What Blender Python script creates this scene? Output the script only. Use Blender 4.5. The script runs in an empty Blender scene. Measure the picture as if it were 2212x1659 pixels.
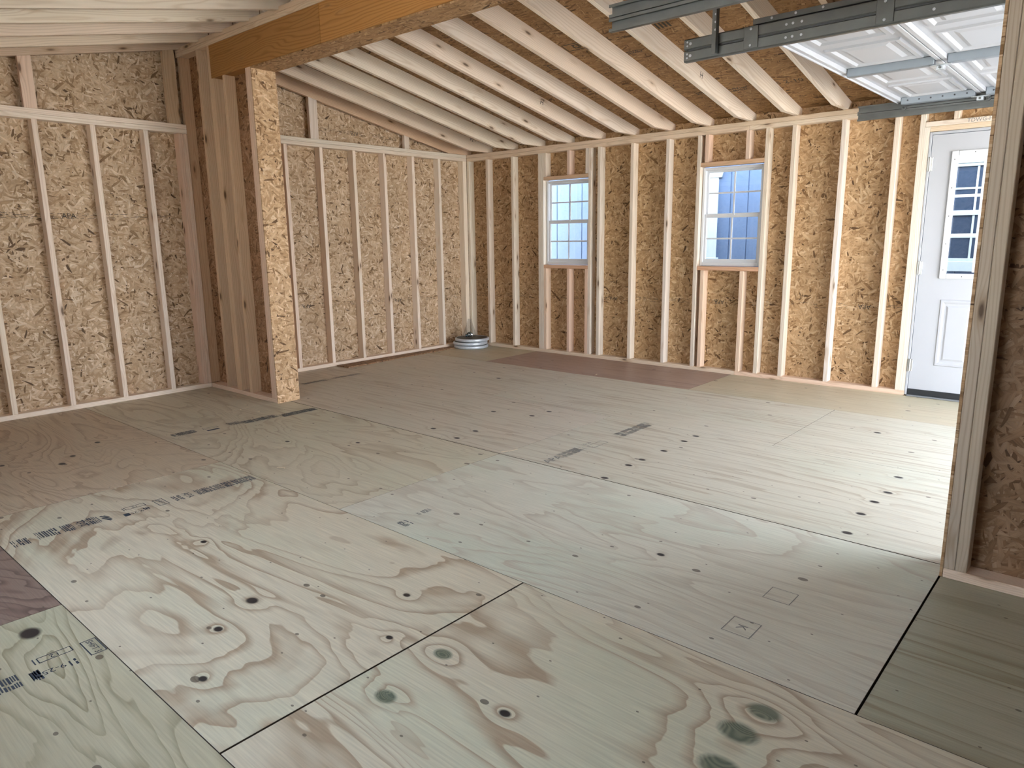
import bpy, bmesh, math, random
from mathutils import Matrix, Vector

random.seed(7)
scene = bpy.context.scene
COL = scene.collection

# ------------------------------------------------------------------ camera
cam_data = bpy.data.cameras.new('camera')
cam_data.sensor_width = 36.0
cam_data.lens = 1536.58 / 2212 * 36.0
cam_data.clip_start = 0.02
cam = bpy.data.objects.new('camera', cam_data)
cam.location = (-6.45944, -6.38540, 1.31764)
cam.rotation_euler = (math.radians(78.41772), math.radians(0.75181), math.radians(-48.78259))
COL.objects.link(cam)
scene.camera = cam

# ------------------------------------------------------------------ world, exposure
world = bpy.data.worlds.new('overcast_sky')
scene.world = world
world.use_nodes = True
wn = world.node_tree
wn.nodes.clear()
wo = wn.nodes.new('ShaderNodeOutputWorld')
wb = wn.nodes.new('ShaderNodeBackground')
wc = wn.nodes.new('ShaderNodeTexCoord')
ws = wn.nodes.new('ShaderNodeSeparateXYZ')
wr = wn.nodes.new('ShaderNodeValToRGB')
wr.color_ramp.elements[0].position = 0.0        # clear sky: hazy bright horizon, deeper zenith
wr.color_ramp.elements[0].color = (0.97, 0.98, 1.0, 1)
wr.color_ramp.elements[1].position = 1.0
wr.color_ramp.elements[1].color = (0.42, 0.51, 0.67, 1)
_e = wr.color_ramp.elements.new(0.3)
_e.color = (0.70, 0.77, 0.88, 1)
wn.links.new(wc.outputs['Generated'], ws.inputs[0])
wn.links.new(ws.outputs['Z'], wr.inputs[0])
wn.links.new(wr.outputs[0], wb.inputs['Color'])
wb.inputs['Strength'].default_value = 1.0
wn.links.new(wb.outputs[0], wo.inputs['Surface'])

# sun high behind the building: it lights the ground before the doors but does not shine in
sun_data = bpy.data.lights.new('sun', 'SUN')
sun_data.energy = 9.0
sun_data.angle = math.radians(0.6)
sun_data.color = (1.0, 0.95, 0.87)
sun = bpy.data.objects.new('sun', sun_data)
sun.rotation_euler = Vector((0.9, 1.0, 1.15)).to_track_quat('Z', 'Y').to_euler()
COL.objects.link(sun)

scene.view_settings.view_transform = 'Standard'
scene.view_settings.look = 'None'
scene.view_settings.gamma = 1.0
scene.view_settings.use_curve_mapping = False
scene.view_settings.exposure = 4.05
scene.cycles.max_bounces = 14
scene.cycles.diffuse_bounces = 9
scene.cycles.transparent_max_bounces = 12

# ------------------------------------------------------------------ node helpers
def sock(nt, inp, val):
    if hasattr(val, 'is_linked') or isinstance(val, bpy.types.NodeSocket):
        nt.links.new(val, inp)
    else:
        inp.default_value = val

def nd(nt, typ, ins=None, **props):
    n = nt.nodes.new(typ)
    for k, v in props.items():
        setattr(n, k, v)
    for k, v in (ins or {}).items():
        sock(nt, n.inputs[k], v)
    return n

def mth(nt, op, a, b=None, c=None, clamp=False):
    n = nt.nodes.new('ShaderNodeMath')
    n.operation = op
    n.use_clamp = clamp
    sock(nt, n.inputs[0], a)
    if b is not None:
        sock(nt, n.inputs[1], b)
    if c is not None:
        sock(nt, n.inputs[2], c)
    return n.outputs[0]

def ramp(nt, fac, stops, interp='LINEAR'):
    n = nt.nodes.new('ShaderNodeValToRGB')
    cr = n.color_ramp
    cr.interpolation = interp
    while len(cr.elements) < len(stops):
        cr.elements.new(0.5)
    for e, (p, c) in zip(cr.elements, stops):
        e.position = p
        e.color = (c[0], c[1], c[2], 1) if len(c) == 3 else c
    sock(nt, n.inputs[0], fac)
    return n.outputs[0]

def mixc(nt, fac, a, b, blend='MIX'):
    n = nt.nodes.new('ShaderNodeMix')
    n.data_type = 'RGBA'
    n.blend_type = blend
    sock(nt, n.inputs[0], fac)
    for i, v in ((6, a), (7, b)):
        if isinstance(v, (tuple, list)):
            v = (v[0], v[1], v[2], 1)
        sock(nt, n.inputs[i], v)
    return n.outputs[2]

def mixv(nt, fac, a, b):
    n = nt.nodes.new('ShaderNodeMix')
    n.data_type = 'VECTOR'
    sock(nt, n.inputs[0], fac)
    sock(nt, n.inputs[4], a)
    sock(nt, n.inputs[5], b)
    return n.outputs[1]

def mixf(nt, fac, a, b):
    n = nt.nodes.new('ShaderNodeMix')
    n.data_type = 'FLOAT'
    sock(nt, n.inputs[0], fac)
    sock(nt, n.inputs[2], a)
    sock(nt, n.inputs[3], b)
    return n.outputs[0]

def new_mat(name):
    m = bpy.data.materials.new(name)
    m.use_nodes = True
    nt = m.node_tree
    nt.nodes.clear()
    out = nt.nodes.new('ShaderNodeOutputMaterial')
    p = nt.nodes.new('ShaderNodeBsdfPrincipled')
    nt.links.new(p.outputs[0], out.inputs[0])
    return m, nt, p

def tinted(nt, col):
    oi = nt.nodes.new('ShaderNodeObjectInfo')
    return mixc(nt, 1.0, col, oi.outputs['Color'], 'MULTIPLY')

def plain(name, col, rough=0.5, metal=0.0, spec=0.5, noise=0.0, nscale=30.0):
    m, nt, p = new_mat(name)
    c = (col[0], col[1], col[2], 1)
    if noise:
        tc = nt.nodes.new('ShaderNodeTexCoord')
        nz = nd(nt, 'ShaderNodeTexNoise', {'Vector': tc.outputs['Object'], 'Scale': nscale, 'Detail': 4.0})
        f = mth(nt, 'MULTIPLY_ADD', nz.outputs['Fac'], 2 * noise, 1 - noise)
        k = nd(nt, 'ShaderNodeCombineColor', {0: f, 1: f, 2: f})
        c = mixc(nt, 1.0, c, k.outputs[0], 'MULTIPLY')
        sock(nt, p.inputs['Base Color'], c)
    else:
        p.inputs['Base Color'].default_value = c
    p.inputs['Roughness'].default_value = rough
    p.inputs['Metallic'].default_value = metal
    p.inputs['Specular IOR Level'].default_value = spec
    return m

# ------------------------------------------------------------------ oriented strand board
def make_osb(name, ax, stretch=1.0, tone=1.0, bias=0.0):
    m, nt, p = new_mat(name)
    tc = nt.nodes.new('ShaderNodeTexCoord')
    oi = nt.nodes.new('ShaderNodeObjectInfo')
    s = nd(nt, 'ShaderNodeSeparateXYZ', {0: tc.outputs['Object']})
    off = mth(nt, 'MULTIPLY', oi.outputs['Random'], 53.0)
    a = mth(nt, 'ADD', s.outputs['XYZ'.index(ax[0])], off)
    b = mth(nt, 'ADD', s.outputs['XYZ'.index(ax[1])], mth(nt, 'MULTIPLY', oi.outputs['Random'], 31.0))
    best, val, vec, edge = -1.0, 0.0, (0, 0, 0), 0.0
    angs = [0.15, 0.75, 1.35, 1.9, 2.5, 2.95]
    if bias:
        angs = [-0.35, -0.15, 0.05, 0.2, 0.45, 1.3]
    for k, an in enumerate(angs):
        ca, sa = math.cos(an), math.sin(an)
        sc = (1.0, 0.8, 1.25, 1.1, 0.9, 1.4)[k]
        u = mth(nt, 'ADD', mth(nt, 'MULTIPLY', a, ca), mth(nt, 'MULTIPLY', b, sa))
        v = mth(nt, 'SUBTRACT', mth(nt, 'MULTIPLY', b, ca), mth(nt, 'MULTIPLY', a, sa))
        cv = nd(nt, 'ShaderNodeCombineXYZ', {
            0: mth(nt, 'MULTIPLY_ADD', u, 15.0 * sc / stretch, 7.31 * k),
            1: mth(nt, 'MULTIPLY_ADD', v, 66.0 * sc, 3.17 * k)})
        vo = nd(nt, 'ShaderNodeTexVoronoi', {'Vector': cv.outputs[0], 'Scale': 1.0},
                voronoi_dimensions='2D', feature='F1')
        sp = nd(nt, 'ShaderNodeSeparateColor', {0: vo.outputs['Color']})
        fac = mth(nt, 'GREATER_THAN', sp.outputs[0], best)
        val = mixf(nt, fac, val, sp.outputs[1])
        vec = mixv(nt, fac, vec, cv.outputs[0])
        edge = mixf(nt, fac, edge, vo.outputs['Distance'])
        best = mth(nt, 'MAXIMUM', best, sp.outputs[0])
    sv = nd(nt, 'ShaderNodeVectorMath', {0: vec, 1: (0.35, 5.0, 0)}, operation='MULTIPLY')
    nz = nd(nt, 'ShaderNodeTexNoise', {'Vector': sv.outputs[0], 'Scale': 2.2, 'Detail': 3.0}, noise_dimensions='2D')
    t = tone
    col = ramp(nt, val, [(0.0, (.10 * t, .058 * t, .028 * t)), (.045, (.25 * t, .155 * t, .078 * t)),
                         (.16, (.42 * t, .285 * t, .165 * t)), (.5, (.53 * t, .385 * t, .245 * t)),
                         (.85, (.62 * t, .47 * t, .32 * t)), (1.0, (.74 * t, .61 * t, .46 * t))])
    g = mth(nt, 'MULTIPLY_ADD', nz.outputs['Fac'], 0.7, 0.62)
    e = mth(nt, 'SUBTRACT', 1.08, mth(nt, 'MULTIPLY', edge, 0.28))
    ge = mth(nt, 'MULTIPLY', g, e)
    col = mixc(nt, 1.0, col, nd(nt, 'ShaderNodeCombineColor', {0: ge, 1: ge, 2: ge}).outputs[0], 'MULTIPLY')
    # large soft patches
    pz = nd(nt, 'ShaderNodeTexNoise', {'Vector': tc.outputs['Object'], 'Scale': 2.3, 'Detail': 2.0})
    pf = mth(nt, 'MULTIPLY_ADD', pz.outputs['Fac'], 0.34, 0.83)
    col = mixc(nt, 1.0, col, nd(nt, 'ShaderNodeCombineColor', {0: pf, 1: pf, 2: pf}).outputs[0], 'MULTIPLY')
    sock(nt, p.inputs['Base Color'], tinted(nt, col))
    p.inputs['Roughness'].default_value = 0.62
    p.inputs['Specular IOR Level'].default_value = 0.3
    bp = nd(nt, 'ShaderNodeBump', {'Height': mth(nt, 'ADD', val, mth(nt, 'MULTIPLY', nz.outputs['Fac'], 0.4)),
                                   'Strength': 0.35, 'Distance': 0.002})
    nt.links.new(bp.outputs[0], p.inputs['Normal'])
    return m

OSB_XZ = make_osb('osb_gable', 'XZ')
OSB_YZ = make_osb('osb_side', 'YZ')
OSB_XY = make_osb('osb_roof', 'YX', stretch=1.3, bias=1.0, tone=0.9)

# ------------------------------------------------------------------ sawn lumber
def make_lumber(name, axis, spacing=.012, wob=.085, pale=(.78, .715, .62), line=(.58, .47, .35), knots=1.0, contrast=1.25):
    m, nt, p = new_mat(name)
    tc = nt.nodes.new('ShaderNodeTexCoord')
    oi = nt.nodes.new('ShaderNodeObjectInfo')
    s = nd(nt, 'ShaderNodeSeparateXYZ', {0: tc.outputs['Object']})
    i = 'XYZ'.index(axis)
    L = mth(nt, 'ADD', s.outputs[i], mth(nt, 'MULTIPLY', oi.outputs['Random'], 91.0))
    a0 = s.outputs[(i + 1) % 3]
    b0 = s.outputs[(i + 2) % 3]
    r2 = mth(nt, 'FRACT', mth(nt, 'MULTIPLY', oi.outputs['Random'], 17.31))
    # knots
    kv = nd(nt, 'ShaderNodeCombineXYZ', {0: mth(nt, 'MULTIPLY', L, 2.6), 1: mth(nt, 'MULTIPLY', a0, 9.0),
                                         2: mth(nt, 'MULTIPLY', b0, 9.0)})
    vo = nd(nt, 'ShaderNodeTexVoronoi', {'Vector': kv.outputs[0], 'Scale': 1.0}, voronoi_dimensions='3D')
    kd = vo.outputs['Distance']
    # growth rings: distance from a pith outside the board, bent by noise and by the knots
    wv = nd(nt, 'ShaderNodeCombineXYZ', {0: mth(nt, 'MULTIPLY', L, 0.9), 1: mth(nt, 'MULTIPLY', a0, 5.0),
                                         2: mth(nt, 'MULTIPLY', b0, 5.0)})
    nz = nd(nt, 'ShaderNodeTexNoise', {'Vector': wv.outputs[0], 'Scale': 1.0, 'Detail': 2.0})
    pa = mth(nt, 'ADD', a0, mth(nt, 'MULTIPLY_ADD', oi.outputs['Random'], 0.10, -0.05))
    pb = mth(nt, 'ADD', b0, mth(nt, 'MULTIPLY_ADD', r2, 0.08, 0.03))
    rr = mth(nt, 'SQRT', mth(nt, 'ADD', mth(nt, 'MULTIPLY', pa, pa), mth(nt, 'MULTIPLY', pb, pb)))
    bend = mth(nt, 'MULTIPLY', mth(nt, 'SMOOTH_MIN', mth(nt, 'SUBTRACT', kd, 0.35), 0.0, 0.2), 0.06)
    rr = mth(nt, 'ADD', mth(nt, 'ADD', rr, mth(nt, 'MULTIPLY', nz.outputs['Fac'], wob)), bend)
    ring = mth(nt, 'SINE', mth(nt, 'MULTIPLY', rr, 2 * math.pi / spacing))
    ring = mth(nt, 'POWER', mth(nt, 'MULTIPLY_ADD', ring, 0.5, 0.5), 3.0)
    fv = nd(nt, 'ShaderNodeCombineXYZ', {0: mth(nt, 'MULTIPLY', L, 3.0), 1: mth(nt, 'MULTIPLY', a0, 160.0),
                                         2: mth(nt, 'MULTIPLY', b0, 160.0)})
    fn = nd(nt, 'ShaderNodeTexNoise', {'Vector': fv.outputs[0], 'Scale': 1.0, 'Detail': 2.0})
    base = mixc(nt, mth(nt, 'MULTIPLY', r2, 0.8), pale, (pale[0] * .98, pale[1] * .89, pale[2] * .83))
    col = mixc(nt, mth(nt, 'MULTIPLY', ring, 0.42 * contrast), base, line)
    ff = mth(nt, 'MULTIPLY_ADD', fn.outputs['Fac'], 0.22, 0.89)
    col = mixc(nt, 1.0, col, nd(nt, 'ShaderNodeCombineColor', {0: ff, 1: ff, 2: ff}).outputs[0], 'MULTIPLY')
    if knots:
        halo = nd(nt, 'ShaderNodeMapRange', {0: kd, 1: 0.10, 2: 0.24, 3: 0.42 * knots, 4: 0.0}).outputs[0]
        core = nd(nt, 'ShaderNodeMapRange', {0: kd, 1: 0.055, 2: 0.115, 3: 0.85 * knots, 4: 0.0}).outputs[0]
        col = mixc(nt, halo, col, (.42, .27, .13))
        col = mixc(nt, core, col, (.10, .055, .03))
    sock(nt, p.inputs['Base Color'], tinted(nt, col))
    p.inputs['Roughness'].default_value = 0.6
    p.inputs['Specular IOR Level'].default_value = 0.3
    return m

LUM = {a: make_lumber('lumber_' + a.lower(), a) for a in 'XYZ'}
LVL_Y = make_lumber('laminated_veneer_beam', 'Y', spacing=.020, wob=.22, pale=(.42, .21, .065), line=(.24, .10, .025), knots=0.3, contrast=1.4)

# ------------------------------------------------------------------ floor plywood
def make_ply(name, seed, freq=5.0, xs=1.5, ys=0.45, lin=0.0, pale=(.64, .585, .455), band=(.41, .325, .23),
             knots=(), contrast=1.0, green=0.5):
    m, nt, p = new_mat(name)
    geo = nt.nodes.new('ShaderNodeNewGeometry')
    s = nd(nt, 'ShaderNodeSeparateXYZ', {0: geo.outputs['Position']})
    x, y = s.outputs[0], s.outputs[1]
    qv = nd(nt, 'ShaderNodeCombineXYZ', {0: mth(nt, 'MULTIPLY_ADD', x, xs, seed * 3.7),
                                         1: mth(nt, 'MULTIPLY_ADD', y, ys, seed * 1.9)})
    nz = nd(nt, 'ShaderNodeTexNoise', {'Vector': qv.outputs[0], 'Scale': 1.0, 'Detail': 4.5, 'Roughness': 0.42,
                                       'Distortion': 0.6}, noise_dimensions='2D')
    field = mth(nt, 'ADD', mth(nt, 'MULTIPLY', nz.outputs['Fac'], freq), mth(nt, 'MULTIPLY', x, lin))
    q2 = nd(nt, 'ShaderNodeCombineXYZ', {0: mth(nt, 'MULTIPLY_ADD', x, 7.5, seed * 1.3), 1: mth(nt, 'MULTIPLY', y, .55)})
    n2 = nd(nt, 'ShaderNodeTexNoise', {'Vector': q2.outputs[0], 'Scale': 1.0, 'Detail': 2.0}, noise_dimensions='2D')
    field = mth(nt, 'ADD', field, mth(nt, 'MULTIPLY', n2.outputs['Fac'], 1.2 + .22 * lin))
    cores, halos, kcol = None, None, (.035, .03, .03)
    for (kx, ky, r, kind) in knots:
        dx = mth(nt, 'MULTIPLY', mth(nt, 'SUBTRACT', x, kx), 1.0 / r)
        dy = mth(nt, 'MULTIPLY', mth(nt, 'SUBTRACT', y, ky), 0.72 / r)
        d2 = mth(nt, 'ADD', mth(nt, 'MULTIPLY', dx, dx), mth(nt, 'MULTIPLY', dy, dy))
        g = mth(nt, 'POWER', 2.71828, mth(nt, 'MULTIPLY', d2, -0.16))
        field = mth(nt, 'ADD', field, mth(nt, 'MULTIPLY', g, 1.9 if kind else 1.1))
        c = nd(nt, 'ShaderNodeMapRange', {0: d2, 1: 0.45, 2: 1.1, 3: 1.0, 4: 0.0}).outputs[0]
        if kind:      # large greenish knot
            halos = c if halos is None else mth(nt, 'MAXIMUM', halos, c)
        else:
            cores = c if cores is None else mth(nt, 'MAXIMUM', cores, c)
    # each growth band darkens slowly and ends at a sharp edge
    sn = mth(nt, 'FRACT', field)
    up = nd(nt, 'ShaderNodeMapRange', {0: sn, 1: 0.56, 2: 0.97, 3: 0.0, 4: 1.0}).outputs[0]
    dn = nd(nt, 'ShaderNodeMapRange', {0: sn, 1: 0.0, 2: 0.035, 3: 0.8, 4: 0.0}).outputs[0]
    sharp = mth(nt, 'MAXIMUM', mth(nt, 'POWER', up, 1.3), dn)
    mv = nd(nt, 'ShaderNodeCombineXYZ', {0: mth(nt, 'MULTIPLY_ADD', x, 2.6, seed), 1: mth(nt, 'MULTIPLY', y, 1.1)})
    mod = nd(nt, 'ShaderNodeTexNoise', {'Vector': mv.outputs[0], 'Scale': 1.0, 'Detail': 2.0}, noise_dimensions='2D')
    amt = mth(nt, 'MULTIPLY', sharp, nd(nt, 'ShaderNodeMapRange', {0: mod.outputs['Fac'], 1: .35, 2: .62, 3: .38 * contrast,
                                                                  4: .95 * contrast}).outputs[0], clamp=True)
    # greenish treatment stain
    gv = nd(nt, 'ShaderNodeCombineXYZ', {0: mth(nt, 'MULTIPLY_ADD', x, 1.9, seed * 5.1), 1: mth(nt, 'MULTIPLY', y, 0.8)})
    gn = nd(nt, 'ShaderNodeTexNoise', {'Vector': gv.outputs[0], 'Scale': 1.0, 'Detail': 3.0}, noise_dimensions='2D')
    gf = nd(nt, 'ShaderNodeMapRange', {0: gn.outputs['Fac'], 1: .45, 2: .68, 3: 0.0, 4: green}).outputs[0]
    base = mixc(nt, gf, pale, (pale[0] * .90, pale[1] * 1.0, pale[2] * .98))
    col = mixc(nt, amt, base, band)
    sv = nd(nt, 'ShaderNodeCombineXYZ', {0: mth(nt, 'MULTIPLY_ADD', x, 150.0, seed), 1: mth(nt, 'MULTIPLY', y, 5.0)})
    sf = nd(nt, 'ShaderNodeTexNoise', {'Vector': sv.outputs[0], 'Scale': 1.0, 'Detail': 3.0}, noise_dimensions='2D')
    ff = mth(nt, 'MULTIPLY_ADD', sf.outputs['Fac'], 0.42, 0.79)
    col = mixc(nt, 1.0, col, nd(nt, 'ShaderNodeCombineColor', {0: ff, 1: ff, 2: ff}).outputs[0], 'MULTIPLY')
    # specks, nail heads and small plugs
    kv = nd(nt, 'ShaderNodeCombineXYZ', {0: mth(nt, 'MULTIPLY_ADD', x, 5.2, seed * 2.3), 1: mth(nt, 'MULTIPLY', y, 3.4)})
    vo = nd(nt, 'ShaderNodeTexVoronoi', {'Vector': kv.outputs[0], 'Scale': 1.0}, voronoi_dimensions='2D')
    vs = nd(nt, 'ShaderNodeSeparateColor', {0: vo.outputs['Color']})
    size = mth(nt, 'MULTIPLY_ADD', mth(nt, 'POWER', vs.outputs[0], 6.0), 0.055, 0.016)
    spk = mth(nt, 'LESS_THAN', vo.outputs['Distance'], size)
    col = mixc(nt, mth(nt, 'MULTIPLY', spk, 0.75), col, (.09, .07, .055))
    if cores is not None:
        col = mixc(nt, cores, col, kcol)
    if halos is not None:
        rg = mth(nt, 'MULTIPLY_ADD', mth(nt, 'SINE', mth(nt, 'MULTIPLY', field, 60.0)), 0.5, 0.5)
        col = mixc(nt, mth(nt, 'MULTIPLY', halos, 0.9), col, mixc(nt, rg, (.07, .10, .075), (.17, .20, .14)))
    sock(nt, p.inputs['Base Color'], col)
    p.inputs['Roughness'].default_value = 0.5
    p.inputs['Specular IOR Level'].default_value = 0.35
    bp = nd(nt, 'ShaderNodeBump', {'Height': sf.outputs['Fac'], 'Strength': 0.15, 'Distance': 0.001})
    nt.links.new(bp.outputs[0], p.inputs['Normal'])
    return m

# ------------------------------------------------------------------ other materials
STEEL = plain('galvanised_steel', (.15, .155, .15), 0.42, 0.75, noise=0.18, nscale=14)
STEEL_BRIGHT = plain('bright_galvanised_steel', (.62, .66, .70), 0.33, 0.8, noise=0.25, nscale=60)
STEEL_DARK = plain('dark_steel', (.07, .075, .08), 0.45, 0.6)
DOOR_WHITE = plain('white_painted_steel', (.47, .485, .515), 0.42, noise=0.03, nscale=5)
PVC = plain('white_vinyl', (.66, .68, .70), 0.35)
TRIM_WHITE = plain('white_painted_trim', (.50, .56, .58), 0.5, noise=0.04, nscale=40)
BLACK = plain('black_rubber', (.015, .017, .02), 0.5)
INK = plain('blue_black_ink', (.045, .06, .085), 0.7)
INK_BLACK = plain('black_ink', (.035, .028, .02), 0.7)
INK_FAINT = plain('faded_ink', (.20, .20, .19), 0.7)
BRASS = plain('satin_nickel', (.5, .5, .48), 0.35, 0.8)
GAP = plain('dark_subfloor', (.03, .027, .022), 0.9)
SIDING = plain('blue_grey_siding', (.105, .160, .265), 0.7, noise=0.10, nscale=55)
GROUND = plain('pale_gravel', (.42, .41, .39), 0.9, noise=0.25, nscale=6)
ROOFING = plain('roof_shingle', (.10, .10, .11), 0.9)
PLY_EDGE_SHADE = plain('plywood_edge_shade', (.075, .055, .038), 0.9, noise=.3, nscale=80)  # dark brown stands in for the shade inside the narrow joints
SHAVING = plain('fresh_wood_shaving', (.80, .70, .52), 0.6)
COIL_STEEL = plain('zinc_coated_rim', (.60, .66, .72), 0.4, 0.35, noise=.15, nscale=70)
STILE = plain('zinc_stile', (.30, .34, .38), 0.45, 0.5, noise=.12, nscale=12)
THRESH = plain('mill_aluminium', (.22, .23, .24), 0.5, 0.3)
HARDWARE = plain('dark_teal_hardware', (.02, .07, .09), 0.25, 0.5)

def make_glass(name, tint=(1, 1, 1), gl=0.06):
    m = bpy.data.materials.new(name)
    m.use_nodes = True
    nt = m.node_tree
    nt.nodes.clear()
    out = nt.nodes.new('ShaderNodeOutputMaterial')
    tr = nd(nt, 'ShaderNodeBsdfTransparent', {'Color': (tint[0], tint[1], tint[2], 1)})
    gs = nd(nt, 'ShaderNodeBsdfGlossy', {'Color': (1, 1, 1, 1), 'Roughness': 0.02})
    mx = nd(nt, 'ShaderNodeMixShader', {0: gl})
    nt.links.new(tr.outputs[0], mx.inputs[1])
    nt.links.new(gs.outputs[0], mx.inputs[2])
    nt.links.new(mx.outputs[0], out.inputs[0])
    return m
GLASS = make_glass('window_glass', (.96, .98, .98), 0.05)
BAG = make_glass('clear_plastic_film', (.86, .87, .88), 0.16)
DARK_GLASS = plain('dark_window_glass', (.045, .065, .10), 0.25, 0.0, 0.15)

# ------------------------------------------------------------------ mesh helpers
def link(o, parent=None):
    COL.objects.link(o)
    if parent is not None:
        o.parent = parent
    return o

def empty(name, loc=(0, 0, 0)):
    o = bpy.data.objects.new(name, None)
    o.location = loc
    o.empty_display_size = 0.1
    COL.objects.link(o)
    return o

def tag(o, label=None, cat=None, group=None, kind=None):
    if label: o['label'] = label
    if cat: o['category'] = cat
    if group: o['group'] = group
    if kind: o['kind'] = kind
    return o

def raw(name, verts, faces, mat, parent=None, matrix=None, tint=None, smooth=False):
    """verts in the parent's space; the object's own frame is `matrix` (default: centre of the bounding box)"""
    if matrix is None:
        lo = [min(v[i] for v in verts) for i in range(3)]
        hi = [max(v[i] for v in verts) for i in range(3)]
        matrix = Matrix.Translation([(lo[i] + hi[i]) / 2 for i in range(3)])
    inv = matrix.inverted()
    me = bpy.data.meshes.new(name)
    me.from_pydata([inv @ Vector(v) for v in verts], [], faces)
    me.update()
    bm = bmesh.new()
    bm.from_mesh(me)
    bmesh.ops.recalc_face_normals(bm, faces=bm.faces)
    bm.to_mesh(me)
    bm.free()
    if smooth:
        for f in me.polygons:
            f.use_smooth = True
    me.materials.append(mat)
    o = bpy.data.objects.new(name, me)
    o.matrix_world = matrix
    if tint:
        o.color = (tint[0], tint[1], tint[2], 1)
    link(o, parent)
    return o

def chamfer_geo(x0, x1, y0, y1, z0, z1, c=0.0025):
    if x0 > x1: x0, x1 = x1, x0
    if y0 > y1: y0, y1 = y1, y0
    if z0 > z1: z0, z1 = z1, z0
    c = min(c, (x1 - x0) / 3, (y1 - y0) / 3, (z1 - z0) / 3)
    V, idx = [], {}
    for i in (0, 1):
        for j in (0, 1):
            for k in (0, 1):
                X, Y, Z = (x0, x1)[i], (y0, y1)[j], (z0, z1)[k]
                sx, sy, sz = (c if i == 0 else -c), (c if j == 0 else -c), (c if k == 0 else -c)
                idx[i, j, k, 0] = len(V); V.append((X, Y + sy, Z + sz))
                idx[i, j, k, 1] = len(V); V.append((X + sx, Y, Z + sz))
                idx[i, j, k, 2] = len(V); V.append((X + sx, Y + sy, Z))
    F = []
    for s in (0, 1):
        F.append([idx[s, 0, 0, 0], idx[s, 1, 0, 0], idx[s, 1, 1, 0], idx[s, 0, 1, 0]])
        F.append([idx[0, s, 0, 1], idx[1, s, 0, 1], idx[1, s, 1, 1], idx[0, s, 1, 1]])
        F.append([idx[0, 0, s, 2], idx[1, 0, s, 2], idx[1, 1, s, 2], idx[0, 1, s, 2]])
    for s in (0, 1):
        for t in (0, 1):
            F.append([idx[0, s, t, 1], idx[1, s, t, 1], idx[1, s, t, 2], idx[0, s, t, 2]])
            F.append([idx[s, 0, t, 0], idx[s, 1, t, 0], idx[s, 1, t, 2], idx[s, 0, t, 2]])
            F.append([idx[s, t, 0, 0], idx[s, t, 1, 0], idx[s, t, 1, 1], idx[s, t, 0, 1]])
    for i in (0, 1):
        for j in (0, 1):
            for k in (0, 1):
                F.append([idx[i, j, k, 0], idx[i, j, k, 1], idx[i, j, k, 2]])
    return V, F

def cbox(name, x0, x1, y0, y1, z0, z1, mat, parent=None, tint=None, c=0.0025):
    V, F = chamfer_geo(x0, x1, y0, y1, z0, z1, c)
    return raw(name, V, F, mat, parent, tint=tint)

def multi(name, boxes, mat, parent=None, c=0.0015, tint=None):
    V, F = [], []
    for b in boxes:
        v, f = chamfer_geo(*b, c)
        n = len(V)
        V += v
        F += [[i + n for i in q] for q in f]
    return raw(name, V, F, mat, parent, tint=tint)

def prism(name, poly, axis, a0, a1, mat, parent=None, matrix=None, tint=None, smooth=False):
    """poly: 2-D outline in the two other axes (in XYZ order), extruded along axis from a0 to a1"""
    n = len(poly)
    def mk(p, a):
        if axis == 'X': return (a, p[0], p[1])
        if axis == 'Y': return (p[0], a, p[1])
        return (p[0], p[1], a)
    V = [mk(p, a0) for p in poly] + [mk(p, a1) for p in poly]
    F = [list(range(n)), list(range(2 * n - 1, n - 1, -1))]
    F += [[i, (i + 1) % n, n + (i + 1) % n, n + i] for i in range(n)]
    return raw(name, V, F, mat, parent, matrix, tint, smooth)

def lathe(name, prof, mat, parent=None, loc=(0, 0, 0), seg=48, smooth=True):
    V, F = [], []
    n = len(prof)
    for k in range(seg):
        a = 2 * math.pi * k / seg
        for r, z in prof:
            V.append((loc[0] + r * math.cos(a), loc[1] + r * math.sin(a), loc[2] + z))
    for k in range(seg):
        k2 = (k + 1) % seg
        for i in range(n - 1):
            F.append([k * n + i, k2 * n + i, k2 * n + i + 1, k * n + i + 1])
    o = raw(name, V, F, mat, parent, Matrix.Translation(loc), smooth=smooth)
    bm = bmesh.new()
    bm.from_mesh(o.data)
    bmesh.ops.remove_doubles(bm, verts=bm.verts, dist=1e-5)
    bmesh.ops.recalc_face_normals(bm, faces=bm.faces)
    bm.to_mesh(o.data)
    bm.free()
    return o

def cyl_geo(p, q, r, seg=8):
    p, q = Vector(p), Vector(q)
    d = (q - p).normalized()
    u = d.orthogonal().normalized()
    w = d.cross(u)
    V, F = [], []
    for e in (p, q):
        for k in range(seg):
            a = 2 * math.pi * k / seg
            V.append(tuple(e + r * (math.cos(a) * u + math.sin(a) * w)))
    F.append(list(range(seg)))
    F.append(list(range(2 * seg - 1, seg - 1, -1)))
    F += [[k, (k + 1) % seg, seg + (k + 1) % seg, seg + k] for k in range(seg)]
    return V, F

def cyls(name, items, mat, parent=None, seg=8):
    V, F = [], []
    for p, q, r in items:
        v, f = cyl_geo(p, q, r, seg)
        n = len(V)
        V += v
        F += [[i + n for i in g] for g in f]
    return raw(name, V, F, mat, parent)

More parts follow.
